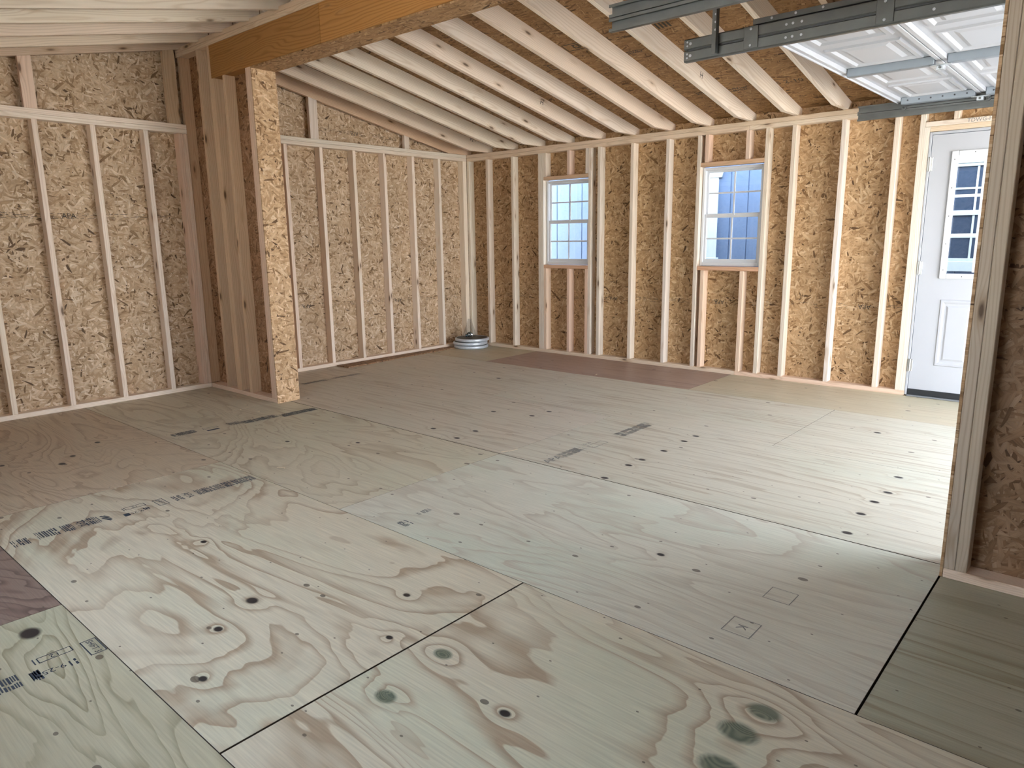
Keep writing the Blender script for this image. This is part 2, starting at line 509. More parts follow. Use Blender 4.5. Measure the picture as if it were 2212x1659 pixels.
def lettering(name, text, size, matrix, mat, parent, sx=1.0):
    cu = bpy.data.curves.new('lettering', 'FONT')
    cu.body = text
    cu.size = size
    cu.align_x = 'CENTER'
    cu.align_y = 'CENTER'
    cu.resolution_u = 2
    tmp = bpy.data.objects.new('lettering_tmp', cu)
    COL.objects.link(tmp)
    dg = bpy.context.evaluated_depsgraph_get()
    me = bpy.data.meshes.new_from_object(tmp.evaluated_get(dg))
    bpy.data.objects.remove(tmp)
    bpy.data.curves.remove(cu)
    me.name = name
    me.materials.clear()
    me.materials.append(mat)
    o = bpy.data.objects.new(name, me)
    o.matrix_world = matrix @ Matrix.Diagonal((sx, 1, 1, 1))
    link(o, parent)
    return o

def flat_rects(name, rects, matrix, mat, parent):
    V, F = [], []
    for (x0, x1, y0, y1) in rects:
        n = len(V)
        V += [(x0, y0, 0), (x1, y0, 0), (x1, y1, 0), (x0, y1, 0)]
        F.append([n, n + 1, n + 2, n + 3])
    me = bpy.data.meshes.new(name)
    me.from_pydata(V, [], F)
    me.materials.append(mat)
    o = bpy.data.objects.new(name, me)
    o.matrix_world = matrix
    link(o, parent)
    return o

def frame_rects(x0, x1, y0, y1, w):
    return [(x0, x1, y0, y0 + w), (x0, x1, y1 - w, y1), (x0, x0 + w, y0, y1), (x1 - w, x1, y0, y1)]

# ================================================================== dimensions (metres)
# back (gable) wall: stud faces on y = 0; right wall: stud faces on x = 0; floor top z = 0
H, T, D = 2.317, 0.038, 0.089
RX = -3.330                     # ridge / meeting line of the two halves
LX = 2 * RX                     # stud faces of the left wall
FY = -7.20                      # stud faces of the front wall
SL = 0.206                      # roof slope
PIT = math.atan(SL)
DEP = 0.143                     # rafter depth measured vertically
def zlow(x):                    # underside of the rafters
    return 2.258 - SL * x if x >= RX else 2.258 - SL * (LX - x)
PXL, PXR = -3.432, -3.226       # faces of the partition

pinkish = (1.0, .86, .78)
reddish = (.86, .60, .46)
brownish = (.72, .52, .36)

def rnd_tint(base=(1, 1, 1), amt=.06):
    k = 1 + random.uniform(-amt, amt)
    return (base[0] * k, base[1] * k * random.uniform(.985, 1.01), base[2] * k * random.uniform(.96, 1.02))

# ================================================================== floor
fv, ff_ = chamfer_geo(LX - .09, .09, FY - .1, .09, -.22, -.021, 0)
floor = raw('floor', fv, ff_, GAP, matrix=Matrix.Identity(4))
tag(floor, kind='structure')
P = {}
P['main'] = make_ply('plywood_swirl', 1.0, 9.5, 1.7, .75, knots=[(-5.27, -4.025, .022, 0), (-5.135, -3.36, .014, 0),
     (-4.87, -4.44, .013, 0), (-5.62, -4.36, .014, 0), (-5.10, -4.62, .012, 0), (-5.45, -4.12, .016, 0)], contrast=1.4, green=.6)
P['near'] = make_ply('plywood_cathedral', 4.2, 15.0, 1.5, .36, knots=[(-4.79, -5.715, .045, 1), (-4.665, -5.735, .038, 1),
     (-4.945, -5.735, .045, 1), (-5.31, -4.86, .03, 1), (-5.05, -4.83, .028, 1), (-5.14, -5.18, .016, 0)], contrast=1.3, green=.75)
P['mid'] = make_ply('plywood_mid', 7.7, 12.0, 1.7, .42, pale=(.63, .61, .51), band=(.50, .455, .37),
                    knots=[(-3.95, -5.0, .014, 0)], contrast=1.0, green=.7)
P['mid2'] = make_ply('plywood_mid_back', 9.4, 14.0, 1.8, .5, pale=(.60, .55, .425), band=(.41, .345, .245),
                    knots=[(-4.0, -2.2, .016, 0), (-3.72, -2.6, .014, 0)], contrast=.95, green=.45)
P['brown'] = make_ply('plywood_brown', 2.9, 24.0, 1.7, .5, pale=(.57, .475, .355), band=(.34, .25, .175),
                      knots=[(-5.15, -1.55, .022, 0), (-5.05, -1.42, .018, 0), (-4.83, -1.2, .018, 0), (-5.4, -1.3, .016, 0)],
                      contrast=.85, green=.2)
P['red'] = make_ply('plywood_red_brown', 5.5, 34.0, 1.6, .45, lin=2.0, pale=(.27, .20, .165), band=(.13, .085, .075), contrast=.95, green=0)
P['pale'] = make_ply('plywood_green_grey', 6.1, 14.0, 1.7, .4, pale=(.50, .475, .345), band=(.30, .27, .175),
                     knots=[(-5.886, -3.642, .035, 0)], contrast=1.0, green=.8)
P['dark'] = make_ply('plywood_olive', 3.3, 5.0, 1.2, .3, lin=9.0, pale=(.42, .40, .30), band=(.27, .235, .15), contrast=.9, green=.6)
P['str1'] = make_ply('plywood_straight', 8.2, 3.2, 1.2, .22, lin=11.0, pale=(.60, .565, .46), band=(.45, .39, .295), contrast=1.0, green=.35,
                     knots=[(-3.006, -4.25, 0.019, 0), (-2.864, -4.255, 0.019, 0), (-3.281, -4.266, 0.019, 0), (-2.623, -4.267, 0.019, 0), (-2.349, -4.262, 0.019, 0), (-2.191, -4.264, 0.019, 0), (-3.221, -5.53, 0.019, 0), (-2.946, -5.511, 0.019, 0), (-2.737, -5.516, 0.019, 0), (-2.553, -5.532, 0.019, 0), (-2.259, -5.513, 0.019, 0), (-1.359, -5.172, 0.019, 0)])
P['str2'] = make_ply('plywood_straight_grey', 11.9, 3.0, 1.2, .2, lin=10.0, pale=(.60, .55, .45), band=(.45, .385, .295), contrast=.9, green=.3,
                     knots=[(-1.505, -1.85, 0.019, 0), (-2.524, -2.724, 0.019, 0), (-2.441, -3.043, 0.019, 0), (-2.258, -3.063, 0.019, 0), (-3.16, -2.728, 0.019, 0), (-3.022, -3.011, 0.019, 0), (-3.228, -3.036, 0.019, 0)])
P['str3'] = make_ply('plywood_straight_tan', 14.3, 3.0, 1.2, .2, lin=9.0, pale=(.55, .48, .345), band=(.44, .36, .235), contrast=.7, green=.4)
P['rust'] = make_ply('plywood_rust', 17.0, 3.0, 1.2, .2, lin=9.0, pale=(.40, .285, .225), band=(.27, .185, .145), contrast=.7, green=.1)
W_, N_ = .0055, .0016
sheets = [  # x0,x1,y0,y1,material, gap at the low-y edge
    (LX - .09, -5.745, -1.06, .09, 'brown', N_), (LX - .09, -5.745, -3.50, -1.06, 'red', N_),
    (LX - .09, -5.745, -5.94, -3.50, 'pale', N_), (LX - .09, -5.745, FY - .1, -5.94, 'dark', N_),
    (-5.745, -4.51, -2.278, .09, 'brown', N_), (-5.745, -4.51, -4.716, -2.278, 'main', W_),
    (-5.745, -4.51, FY - .1, -4.716, 'near', N_),
    (-4.51, -3.312, -1.065, .09, 'mid2', N_), (-4.51, -3.312, -3.503, -1.065, 'mid2', .002),
    (-4.51, -3.312, -5.935, -3.503, 'mid', W_), (-4.51, -3.312, FY - .1, -5.935, 'dark', N_),
    (-3.308, -2.09, -1.08, .09, 'str2', N_), (-3.308, -2.09, -3.515, -1.08, 'str2', N_),
    (-3.308, -2.09, -5.95, -3.515, 'str1', N_), (-3.308, -2.09, FY - .1, -5.95, 'str1', N_),
    (-2.09, -.87, -2.31, .09, 'str2', N_), (-2.09, -.87, -4.745, -2.31, 'str1', .002),
    (-2.09, -.87, FY - .1, -4.745, 'str1', N_),
    (-.87, .09, -1.09, .09, 'str3', N_), (-.87, .09, -3.515, -1.09, 'rust', N_),
    (-.87, .09, -5.95, -3.515, 'str3', N_), (-.87, .09, FY - .1, -5.95, 'str1', N_)]
SH = []
for (x0, x1, y0, y1, k, g) in sheets:
    top = random.uniform(-.0008, 0)
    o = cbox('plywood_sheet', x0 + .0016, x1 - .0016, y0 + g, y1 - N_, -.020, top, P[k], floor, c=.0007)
    o.data.materials.append(PLY_EDGE_SHADE)
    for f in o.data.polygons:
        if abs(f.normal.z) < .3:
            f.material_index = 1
    SH.append(o)

# ================================================================== back wall (gable)
wall_back = empty('wall_back', (0, 0, 0))
tag(wall_back, kind='structure')
def stud(parent, x0, x1, y0, y1, z0, z1, tint=None, name='stud'):
    return cbox(name, x0, x1, y0, y1, z0, z1, LUM['Z'], parent, tint or rnd_tint((1.12, 1.10, 1.09), .04))
ZB, ZT = T, H - 2 * T
for i, xr in enumerate([-6.18, -5.775, -5.373, -4.971, -4.567, -4.166, -3.761]):
    stud(wall_back, xr - T, xr, 0, D, ZB, ZT)
stud(wall_back, PXL - 2 * T - .002, PXL - T - .001, 0, D, ZB, ZT, rnd_tint(pinkish))
stud(wall_back, PXL - T, PXL, 0, D, ZB, ZT, rnd_tint(pinkish))
stud(wall_back, LX, LX + T, 0, D, ZB, ZT)
for xr in [-2.869, -2.463, -2.0584, -1.6529, -1.246, -0.8387, -0.4324]:
    stud(wall_back, xr - T, xr, 0, D, ZB, ZT)
stud(wall_back, PXR, PXR + T, 0, D, ZB, ZT)
stud(wall_back, -.064, -.001, 0, D, ZB, ZT)
def plate_x(parent, x0, x1, z0, z1, tint=None, y0=0.0, y1=D):
    return cbox('plate', x0, x1, y0, y1, z0, z1, LUM['X'], parent, tint or rnd_tint())
white = (1.14, 1.12, 1.11)
plate_x(wall_back, LX, PXL, 0, T, white)
plate_x(wall_back, PXR, 0, 0, T, white)
plate_x(wall_back, LX, PXL, ZT, ZT + T - .001, white)
plate_x(wall_back, LX, PXL, ZT + T, H, white)
plate_x(wall_back, PXR, 0, ZT, ZT + T - .001)
plate_x(wall_back, PXR, 0, ZT + T, H)
# flat gable studs above the plate
def gable_stud(x0, x1, tint=None, dep=T):
    za = min(zlow(x0), zlow(x1)) - .001
    poly = [(x0, H), (x1, H), (x1, zlow(x1) - .001), (x0, zlow(x0) - .001)]
    return prism('gable_stud', poly, 'Y', 0, dep, LUM['Z'], wall_back, tint=tint or rnd_tint())
for a, b in ((-2.20, -2.093), (-.985, -.905)):
    gable_stud(a + .012, b)
gable_stud(-4.640, -4.551, rnd_tint(pinkish))
gable_stud(-5.83, -5.741)
gable_stud(-3.575, -3.478, (.80, .66, .50))
# sheathing boards
def osb_x(parent, x0, x1, z0, z1, y0=D, y1=D + .011, tint=None):
    return cbox('sheathing_board', x0 + .001, x1 - .001, y0, y1, z0 + .001, z1, OSB_XZ, parent, tint, c=.001)
for a, b in ((LX - .1, -5.79), (-5.79, -4.586), (-4.586, RX - .002)):
    osb_x(wall_back, a, b, -.2, H)
for a, b in ((RX + .002, -2.077), (-2.077, -.858), (-.858, .1)):
    osb_x(wall_back, a, b, -.2, H)
def zup(x): return zlow(x) + DEP
def gable_board(x0, x1):
    poly = [(x0 + .001, H + .001), (x1 - .001, H + .001), (x1 - .001, zup(x1)), (x0 + .001, zup(x0))]
    return prism('sheathing_board', poly, 'Y', D, D + .011, OSB_XZ, wall_back)
for a, b in ((LX - .1, -4.95), (-4.95, RX - .002), (RX + .002, -1.40), (-1.40, .1)):
    gable_board(a, b)

# ================================================================== right wall (windows and door)
wall_right = empty('wall_right', (0, 0, 0))
tag(wall_right, kind='structure')
def stud_r(y, z0=ZB, z1=ZT, tint=None, name='stud'):      # y = face nearest the door
    return cbox(name, 0, D, y, y + T, z0, z1, LUM['Z'], wall_right, tint or rnd_tint())
Z1B, Z1T = 1.014, 1.947          # window 1 opening
Z2B, Z2T = 1.027, 1.954          # window 2 opening
for y in (-.040, -.357, -.760, -1.166, -1.204, -1.857, -1.975, -2.377, -2.779, -3.113, -3.766, -3.999, -4.405, -4.806, -4.986):
    stud_r(y)
for y in (-1.2425, -1.573, -1.8185):
    stud_r(y, ZB, Z1B - T - .001, rnd_tint(pinkish), 'cripple_stud')
    stud_r(y, Z1T + T + .001, ZT, rnd_tint(pinkish) if y == -1.573 else rnd_tint(), 'cripple_stud')
for y in (-3.190, -3.588):
    stud_r(y, ZB, Z2B - T - .001, rnd_tint(pinkish), 'cripple_stud')
    stud_r(y, Z2T + T + .001, ZT, rnd_tint(pinkish), 'cripple_stud')
def plate_y(parent, y0, y1, z0, z1, x0=0.0, x1=D, tint=None, name='plate'):
    return cbox(name, x0, x1, y0, y1, z0, z1, LUM['Y'], parent, tint or rnd_tint())
for a, b, zb, zt in ((-1.8185, -1.2045, Z1B, Z1T), (-3.728, -3.114, Z2B, Z2T)):
    plate_y(wall_right, a, b, zb - T, zb, tint=reddish, name='window_sill_board')
    plate_y(wall_right, a, b, zt, zt + T, tint=(.80, .62, .48), name='window_head_board')
tanp = (.98, .92, .84)
plate_y(wall_right, -3.544, 0, 0, T, tint=tanp)
plate_y(wall_right, -5.022, -3.5455, 0, T, tint=pinkish)
plate_y(wall_right, -3.575, 0, ZT, ZT + T - .001, tint=tanp)
plate_y(wall_right, -7.2, -3.5765, ZT, ZT + T - .001, tint=tanp)
plate_y(wall_right, -2.250, 0, ZT + T, H, tint=tanp)
plate_y(wall_right, -7.2, -2.2515, ZT + T, H, tint=(.92, .82, .70))
# door framing
DZ = 2.076
stud_r(-5.022, ZB, DZ + .039)
plate_y(wall_right, -6.05, -4.9865, DZ + .040, DZ + .077, tint=rnd_tint(), name='door_header')
plate_y(wall_right, -5.974, -5.0225, DZ + .001, DZ + .039, tint=(.97, .86, .72), name='door_header')
for y in (-5.21, -5.62):
    stud_r(y, DZ + .078, ZT, None, 'cripple_stud')
stud_r(-6.012, 0, DZ + .039)
stud_r(-6.050, 0, ZT)
for y in (-6.43, -6.84):
    stud_r(y)
plate_y(wall_right, -7.2, -6.0505, 0, T)
lettering('handwriting', 'TDWG-H', .040, Matrix(((0, 0, -1, -.0006), (-1, 0, 0, -5.345), (0, 1, 0, 2.134), (0, 0, 0, 1))), INK_FAINT, wall_right)
# sheathing with real openings
def osb_y(parent, y0, y1, z0, z1, x0=D, x1=D + .011, tint=None):
    return cbox('sheathing_board', x0, x1, y0 + .0008, y1 - .0008, z0 + .0008, z1 - .0008, OSB_YZ, parent, tint or rnd_tint((.88, .78, .62), .03), c=.001)
TOPW = 2.40
for a, b in ((-1.204, .1), (-3.113, -1.8185), (-5.0222, -3.728), (-7.3, -5.974)):
    osb_y(wall_right, a, b, -.2, TOPW)
osb_y(wall_right, -1.8185, -1.204, -.2, Z1B); osb_y(wall_right, -1.8185, -1.204, Z1T, TOPW)
osb_y(wall_right, -3.728, -3.113, -.2, Z2B); osb_y(wall_right, -3.728, -3.113, Z2T, TOPW)
osb_y(wall_right, -5.974, -5.0222, DZ, TOPW); osb_y(wall_right, -5.974, -5.0222, -.2, -.02)

# ------------------------------------------------------------------ windows
def window(n, y0, y1, zb, zt, zm):
    w = empty('window_%d' % n, (.07, (y0 + y1) / 2, zb))
    tag(w, kind='structure')
    loc = w.location
    def B(name, xa, xb, ya, yb, za, zc, mat=PVC, parent=w, c=.003):
        # parts are given in world metres, stored relative to the window
        o = cbox(name, xa - loc[0], xb - loc[0], ya - loc[1], yb - loc[1], za - loc[2], zc - loc[2], mat, parent, c=c)
        return o
    xo, xi = .112, .050
    g = .006
    a, b, s, t = y0 + g, y1 - g, zb + .004, zt - .008
    fr = .026
    B('jamb', xi, xo, a, a + fr, s, t); B('jamb', xi, xo, b - fr, b, s, t)
    B('head', xi, xo, a + fr, b - fr, t - fr, t); B('sill', xi - .004, xo, a + fr, b - fr, s, s + .034)
    # upper sash (outer), lower sash (inner)
    for nm, xa, xb, za, zc, rt, rb in (('upper_sash', .084, .104, zm - .012, t - fr, .020, .034),
                                       ('lower_sash', .060, .082, s + .034, zm + .018, .036, .030)):
        sash = multi(nm, [(xa - loc[0], xb - loc[0], ya - loc[1], yb - loc[1], z1 - loc[2], z2 - loc[2]) for (ya, yb, z1, z2) in
                          ((a + fr, a + fr + .022, za, zc), (b - fr - .022, b - fr, za, zc),
                           (a + fr + .022, b - fr - .022, zc - rt, zc), (a + fr + .022, b - fr - .022, za, za + rb))], PVC, w)
        so = sash.location
        xm = (xa + xb) / 2
        ym, zmid = (a + b) / 2, (za + rb + zc - rt) / 2
        def S(name, xa_, xb_, ya, yb, z1, z2, mat, c=.001):
            return cbox(name, xa_ - loc[0] - so[0], xb_ - loc[0] - so[0], ya - loc[1] - so[1], yb - loc[1] - so[1],
                        z1 - loc[2] - so[2], z2 - loc[2] - so[2], mat, sash, c=c)
        S('muntin', xm - .004, xm + .004, ym - .0075, ym + .0075, za + rb, zc - rt, PVC)
        for (ya, yb) in ((a + fr + .022, ym - .0075), (ym + .0075, b - fr - .022)):
            S('muntin', xm - .004, xm + .004, ya, yb, zmid - .0075, zmid + .0075, PVC)
        S('pane', xm + .0045, xm + .0075, a + fr + .018, b - fr - .018, za + rb - .004, zc - rt + .004, GLASS, .0005)
    B('sash_lock', .050, .060, (a + b) / 2 - .03, (a + b) / 2 + .03, zm + .004, zm + .018)
    return w
window(1, -1.8185, -1.204, Z1B, Z1T, 1.488)
window(2, -3.728, -3.113, Z2B, Z2T, 1.500)

# ------------------------------------------------------------------ entry door
door = empty('door_1', (0, -5.50, 0))
tag(door, kind='structure')
dl = door.location
def DB(name, xa, xb, ya, yb, za, zb, mat=DOOR_WHITE, parent=door, c=.002, off=None):
    o = off or dl
    return cbox(name, xa - o[0], xb - o[0], ya - o[1], yb - o[1], za - o[2], zb - o[2], mat, parent, c=c)
DB('jamb', -.002, .11, -5.0405, -5.0235, .010, DZ - .002)
DB('jamb', -.002, .11, -5.973, -5.956, .010, DZ - .002)
DB('head_jamb', -.002, .11, -5.9555, -5.041, DZ - .022, DZ - .002)
DB('threshold', -.02, .12, -5.955, -5.042, .001, .014, THRESH)
DB('sweep', -.004, .040, -5.953, -5.044, .0145, .062, BLACK)
# slab with an opening for the light and moulded lower panels, made as one grid of faces
ya, yb, za, zb = -5.953, -5.0445, .045, DZ - .026
ly0, ly1, lz0, lz1 = -5.800, -5.198, .975, 1.910     # light frame
def slab():
    xs = .004
    ys = [ya, ly0, ly1, yb]
    zs = [za, lz0, lz1, zb]
    V, F = [], []
    def quad(y0, y1, z0, z1):
        for x, flip in ((xs, 0), (xs + .044, 1)):
            n = len(V)
            V.extend([(x, y0, z0), (x, y1, z0), (x, y1, z1), (x, y0, z1)])
            F.append([n, n + 1, n + 2, n + 3])
    for i in range(3):
        for j in range(3):
            if not (i == 1 and j == 1):
                quad(ys[i], ys[i + 1], zs[j], zs[j + 1])
    def rim(y0, y1, z0, z1):
        for (p, q) in (((y0, z0), (y1, z0)), ((y1, z0), (y1, z1)), ((y1, z1), (y0, z1)), ((y0, z1), (y0, z0))):
            n = len(V)
            V.extend([(xs, p[0], p[1]), (xs, q[0], q[1]), (xs + .044, q[0], q[1]), (xs + .044, p[0], p[1])])
            F.append([n, n + 1, n + 2, n + 3])
    rim(ya, yb, za, zb)
    rim(ly0, ly1, lz0, lz1)
    V = [(v[0] - dl[0], v[1] - dl[1], v[2] - dl[2]) for v in V]
    return raw('door_slab', V, F, DOOR_WHITE, door)
sl = slab()
def ring_panel(name, rings, mat, parent, plane, base):
    """nested rectangles: (inset, height) from an outer rectangle; plane maps (u, v, h) to a point"""
    u0, u1, v0, v1 = base
    V, F = [], []
    for ins, h in rings:
        V += [plane(u0 + ins, v0 + ins, h), plane(u1 - ins, v0 + ins, h), plane(u1 - ins, v1 - ins, h), plane(u0 + ins, v1 - ins, h)]
    for k in range(len(rings) - 1):
        for j in range(4):
            F.append([4 * k + j, 4 * k + (j + 1) % 4, 4 * k + 4 + (j + 1) % 4, 4 * k + 4 + j])
    n = 4 * (len(rings) - 1)
    F.append([n, n + 1, n + 2, n + 3])
    return raw(name, V, F, mat, parent)
so = sl.location
def dplane(u, v, h):
    return (.004 - h - dl[0] - so[0], u - dl[1] - so[1], v - dl[2] - so[2])
for (u0, u1) in ((-5.465, -5.212), (-5.786, -5.533)):
    ring_panel('raised_panel', [(0, 0), (.006, .007), (.020, .007), (.034, .001), (.046, .001), (.060, .006)], DOOR_WHITE, sl, dplane,
               (u0, u1, .270, .800))
lf = multi('light_frame', [(-.012, .004, a - dl[1], b - dl[1], c_, d_) for (a, b, c_, d_) in
      ((ly0 - .012, ly0 + .035, lz0 - .012, lz1 + .012), (ly1 - .035, ly1 + .012, lz0 - .012, lz1 + .012),
       (ly0 + .035, ly1 - .035, lz0 - .012, lz0 + .028), (ly0 + .035, ly1 - .035, lz1 - .028, lz1 + .012))], PVC, door, c=.004)
lo = lf.location
def LB(name, xa, xb, y0, y1, z0, z1, mat):
    return cbox(name, xa - lo[0], xb - lo[0], y0 - dl[1] - lo[1], y1 - dl[1] - lo[1], z0 - lo[2], z1 - lo[2], mat, lf, c=.001)
gy0, gy1, gz0, gz1 = ly0 + .035, ly1 - .035, lz0 + .028, lz1 - .028
LB('pane', .018, .021, gy0 - .01, gy1 + .01, gz0 - .01, gz1 + .01, GLASS)
for k in (1, 2):
    z = gz0 + (gz1 - gz0) * k / 3
    y = gy0 + (gy1 - gy0) * k / 3
    LB('muntin', .006, .017, gy0, gy1, z - .011, z + .011, PVC)
    for j in range(3):
        LB('muntin', .006, .017, y - .011, y + .011, gz0 + (gz1 - gz0) * j / 3 + .011, gz0 + (gz1 - gz0) * (j + 1) / 3 - .011, PVC)
scr = []
for z in (1.03, 1.23, 1.44, 1.65, 1.86):
    for y in (ly1 - .012, ly0 + .012):
        scr.append(((-.0135, y - dl[1], z), (-.011, y - dl[1], z), .004))
for y in (-5.34, -5.66):
    for z in (lz0 + .006, lz1 - .006):
        scr.append(((-.0135, y - dl[1], z), (-.011, y - dl[1], z), .004))
for s_ in scr:
    cyls('screw', [s_], STEEL_DARK, door, 6)
for (z0, z1) in ((1.785, 1.887), (.994, 1.093), (.210, .306)):
    hg = DB('hinge', -.006, .004, -5.062, -5.026, z0, z1, BRASS)
    hp = hg.location
    cyls('hinge_knuckle', [((-.008 - dl[0] - hp[0], -5.0425 - dl[1] - hp[1], z0 - .003 - hp[2]),
                           (-.008 - dl[0] - hp[0], -5.0425 - dl[1] - hp[1], z1 + .003 - hp[2]), .0065)], BRASS, hg, 8)
kb = lathe('door_knob', [(.0, .0), (.030, .0), (.030, .008), (.011, .012), (.011, .035), (.026, .045), (.028, .058), (.018, .068), (.0, .069)],
      BRASS, door, (0, 0, 0), 20)
kb.matrix_basis = Matrix.Translation((.004, -.390, .95)) @ Matrix.Rotation(-math.pi / 2, 4, 'Y')

# ================================================================== partition with the wide cased opening
part = empty('wall_partition', (RX, 0, 0))
tag(part, kind='structure')
pl = part.location
def PB(name, x0, x1, y0, y1, z0, z1, mat, tint=None, c=.0025):
    return cbox(name, x0 - pl[0], x1 - pl[0], y0, y1, z0, z1, mat, part, tint or rnd_tint(), c)
BZ0, BZ1 = 2.615, 2.866
Y1, Y2 = -1.126, -5.943          # ends of the two stub walls
for side in (0, 1):
    xa, xb = ((PXL, PXL + D) if side == 0 else (PXR - D, PXR))
    ob = (PXL + D, PXL + D + .011) if side == 0 else (PXR - D - .011, PXR - D)
    dk = (.86, .70, .54)  # brown wood, tint lowered further for shade on the partition
    y_first = .050 if side == 0 else -.001
    PB('stud', xa, xb, y_first - T, y_first, ZB, BZ1, LUM['Z'], brownish)
    PB('stud', xa, xb, -.328, -.290, ZB, BZ1, LUM['Z'], dk)
    PB('stud', xa, xb, -.515, -.477, ZB, BZ1, LUM['Z'], dk)
    PB('jack_stud', xa, xb, -.554, -.516, ZB, BZ0, LUM['Z'], dk)
    PB('jack_stud', xa, xb, -.732, -.694, ZB, BZ0, LUM['Z'], dk)
    PB('jack_stud', xa, xb, -1.0865, -1.0485, ZB, BZ0, LUM['Z'], pinkish)
    PB('jack_stud', xa, xb, Y1, -1.0875, ZB, BZ0, LUM['Z'], pinkish)
    PB('plate', xa, xb, Y1, 0.0 if side == 0 else -.001, 0, T, LUM['Y'], pinkish)
    PB('sheathing_board', ob[0], ob[1], Y1, .088, .0, 2.30, OSB_YZ, (.66, .50, .41), .001)  # reddish boards, tints also darkened to stand for shade
    PB('sheathing_board', ob[0], ob[1], Y1, .088, 2.302, 2.94, OSB_YZ, (.56, .39, .28), .001)
    # stub wall by the front, shade put into its darker tints
    PB('stud', xa, xb, Y2 - T, Y2, ZB, BZ0, LUM['Z'], (.62, .57, .53))
    PB('stud', xa, xb, Y2 - 2 * T - .001, Y2 - T - .001, ZB, BZ0, LUM['Z'], (.62, .59, .55))
    PB('stud', xa, xb, -6.46, -6.422, ZB, BZ0, LUM['Z'])
    PB('stud', xa, xb, -6.60, -6.562, ZB, BZ1, LUM['Z'])
    PB('stud', xa, xb, -6.88, -6.842, ZB, BZ1, LUM['Z'])
    PB('plate', xa, xb, FY, Y2, 0, T, LUM['Y'], pinkish)
    PB('sheathing_board', ob[0], ob[1], FY - .1, Y2, .0, 2.30, OSB_YZ, (.50, .40, .34), .001)
    PB('sheathing_board', ob[0], ob[1], FY - .1, Y2, 2.302, 2.94, OSB_YZ, None, .001)
    # beam, plates above it
    PB('beam', xa, xb, -2.0485, -.516, BZ0 + .001, BZ1, LVL_Y, (.95, .92, .9), .002)
    PB('beam', xa, xb, -4.490, -2.0515, BZ0 + .001, BZ1, LVL_Y, (1.12, 1.12, 1.1), .002)
    PB('beam', xa, xb, -6.56, -4.4925, BZ0 + .001, BZ1, LVL_Y, (1.05, 1.05, 1.05), .002)
    PB('plate', xa, xb, FY, .080, BZ1 + .002, BZ1 + T, LUM['Y'], (.93, .82, .68))
    PB('plate', xa, xb, FY, .080, BZ1 + T + .001, BZ1 + 2 * T, LUM['Y'], (.88, .76, .62))
# oriented strand board casing
soff = (.78, .62, .46)
PB('casing_board', PXL, PXR, -3.50, Y1 - .012, BZ0 - .012, BZ0 - .001, OSB_XY, soff, .001)
PB('casing_board', PXL, PXR, Y2 + .012, -3.502, BZ0 - .012, BZ0 - .001, OSB_XY, soff, .001)
PB('casing_board', PXL, PXR, Y1 - .0115, Y1 - .0005, .194, BZ0 - .001, OSB_XZ, (1.02, .92, .80), .001)
PB('casing_board', PXL, PXR, Y1 - .0115, Y1 - .0005, .001, .1925, OSB_XZ, (1.12, 1.02, .90), .001)
PB('casing_board', PXL, PXR, Y2 + .0005, Y2 + .0115, .30, BZ0 - .001, OSB_XZ, (.9, .8, .7), .001)
PB('casing_board', PXL, PXR, Y2 + .0005, Y2 + .0115, .001, .2985, OSB_XZ, (.9, .8, .7), .001)

# ================================================================== ceiling: rafters and roof boards
ceiling = empty('ceiling', (RX, 0, 2.3))
tag(ceiling, kind='structure')
cl = ceiling.location
def rafter(side, yface, tint=None):
    xs = .089
    zl = 2.258
    seat = 2.319
    xc = (2.258 - seat) / SL            # where the level seat cut starts
    x_in = RX + .014
    pts = [(x_in, 2.258 - SL * x_in), (xc, seat), (xs, seat), (xs, 2.258 - SL * xs + DEP - .001), (x_in, 2.258 - SL * x_in + DEP - .001)]
    if side:
        pts = [(LX - x, z) for x, z in pts]
    V = [(x - cl[0], yface, z - cl[2]) for x, z in pts] + [(x - cl[0], yface + T, z - cl[2]) for x, z in pts]
    n = len(pts)
    F = [list(range(n)), list(range(2 * n - 1, n - 1, -1))] + [[i, (i + 1) % n, n + (i + 1) % n, n + i] for i in range(n)]
    mx = (RX / 2 if not side else RX * 1.5)
    M = Matrix.Translation((mx - cl[0], yface + T / 2, zlow(mx) + .07 - cl[2])) @ Matrix.Rotation(PIT if not side else -PIT, 4, 'Y')
    o = raw('rafter', V, F, LUM['X'], ceiling, M, tint or rnd_tint((1.04, 1.0, .96), .05))
    return o
RAF = {0: [], 1: []}
for side in (0, 1):
    RAF[side].append(rafter(side, .0, (.82, .67, .54) if side == 0 else (.86, .76, .66)))
    for k in range(18):
        y = -.357 - .405 * k
        if y - .02 < FY: break
        RAF[side].append(rafter(side, y))
def roof_board(side, xa, xb, y0, y1):
    def zz(x): return 2.258 - SL * x + DEP
    pts = [(xa, zz(xa)), (xb, zz(xb)), (xb, zz(xb) + .012), (xa, zz(xa) + .012)]
    if side:
        pts = [(LX - x, z) for x, z in pts]
    V = [(x - cl[0], y0 + .001, z - cl[2]) for x, z in pts] + [(x - cl[0], y1 - .001, z - cl[2]) for x, z in pts]
    F = [[0, 1, 2, 3], [7, 6, 5, 4]] + [[i, (i + 1) % 4, 4 + (i + 1) % 4, 4 + i] for i in range(4)]
    mx = (xa + xb) / 2
    mz = zz(mx)
    if side: mx = LX - mx
    M = Matrix.Translation((mx - cl[0], (y0 + y1) / 2, mz - cl[2])) @ Matrix.Rotation(PIT if not side else -PIT, 4, 'Y')
    return raw('roof_board', V, F, OSB_XY, ceiling, M, tint=rnd_tint((.60, .45, .29), .04))
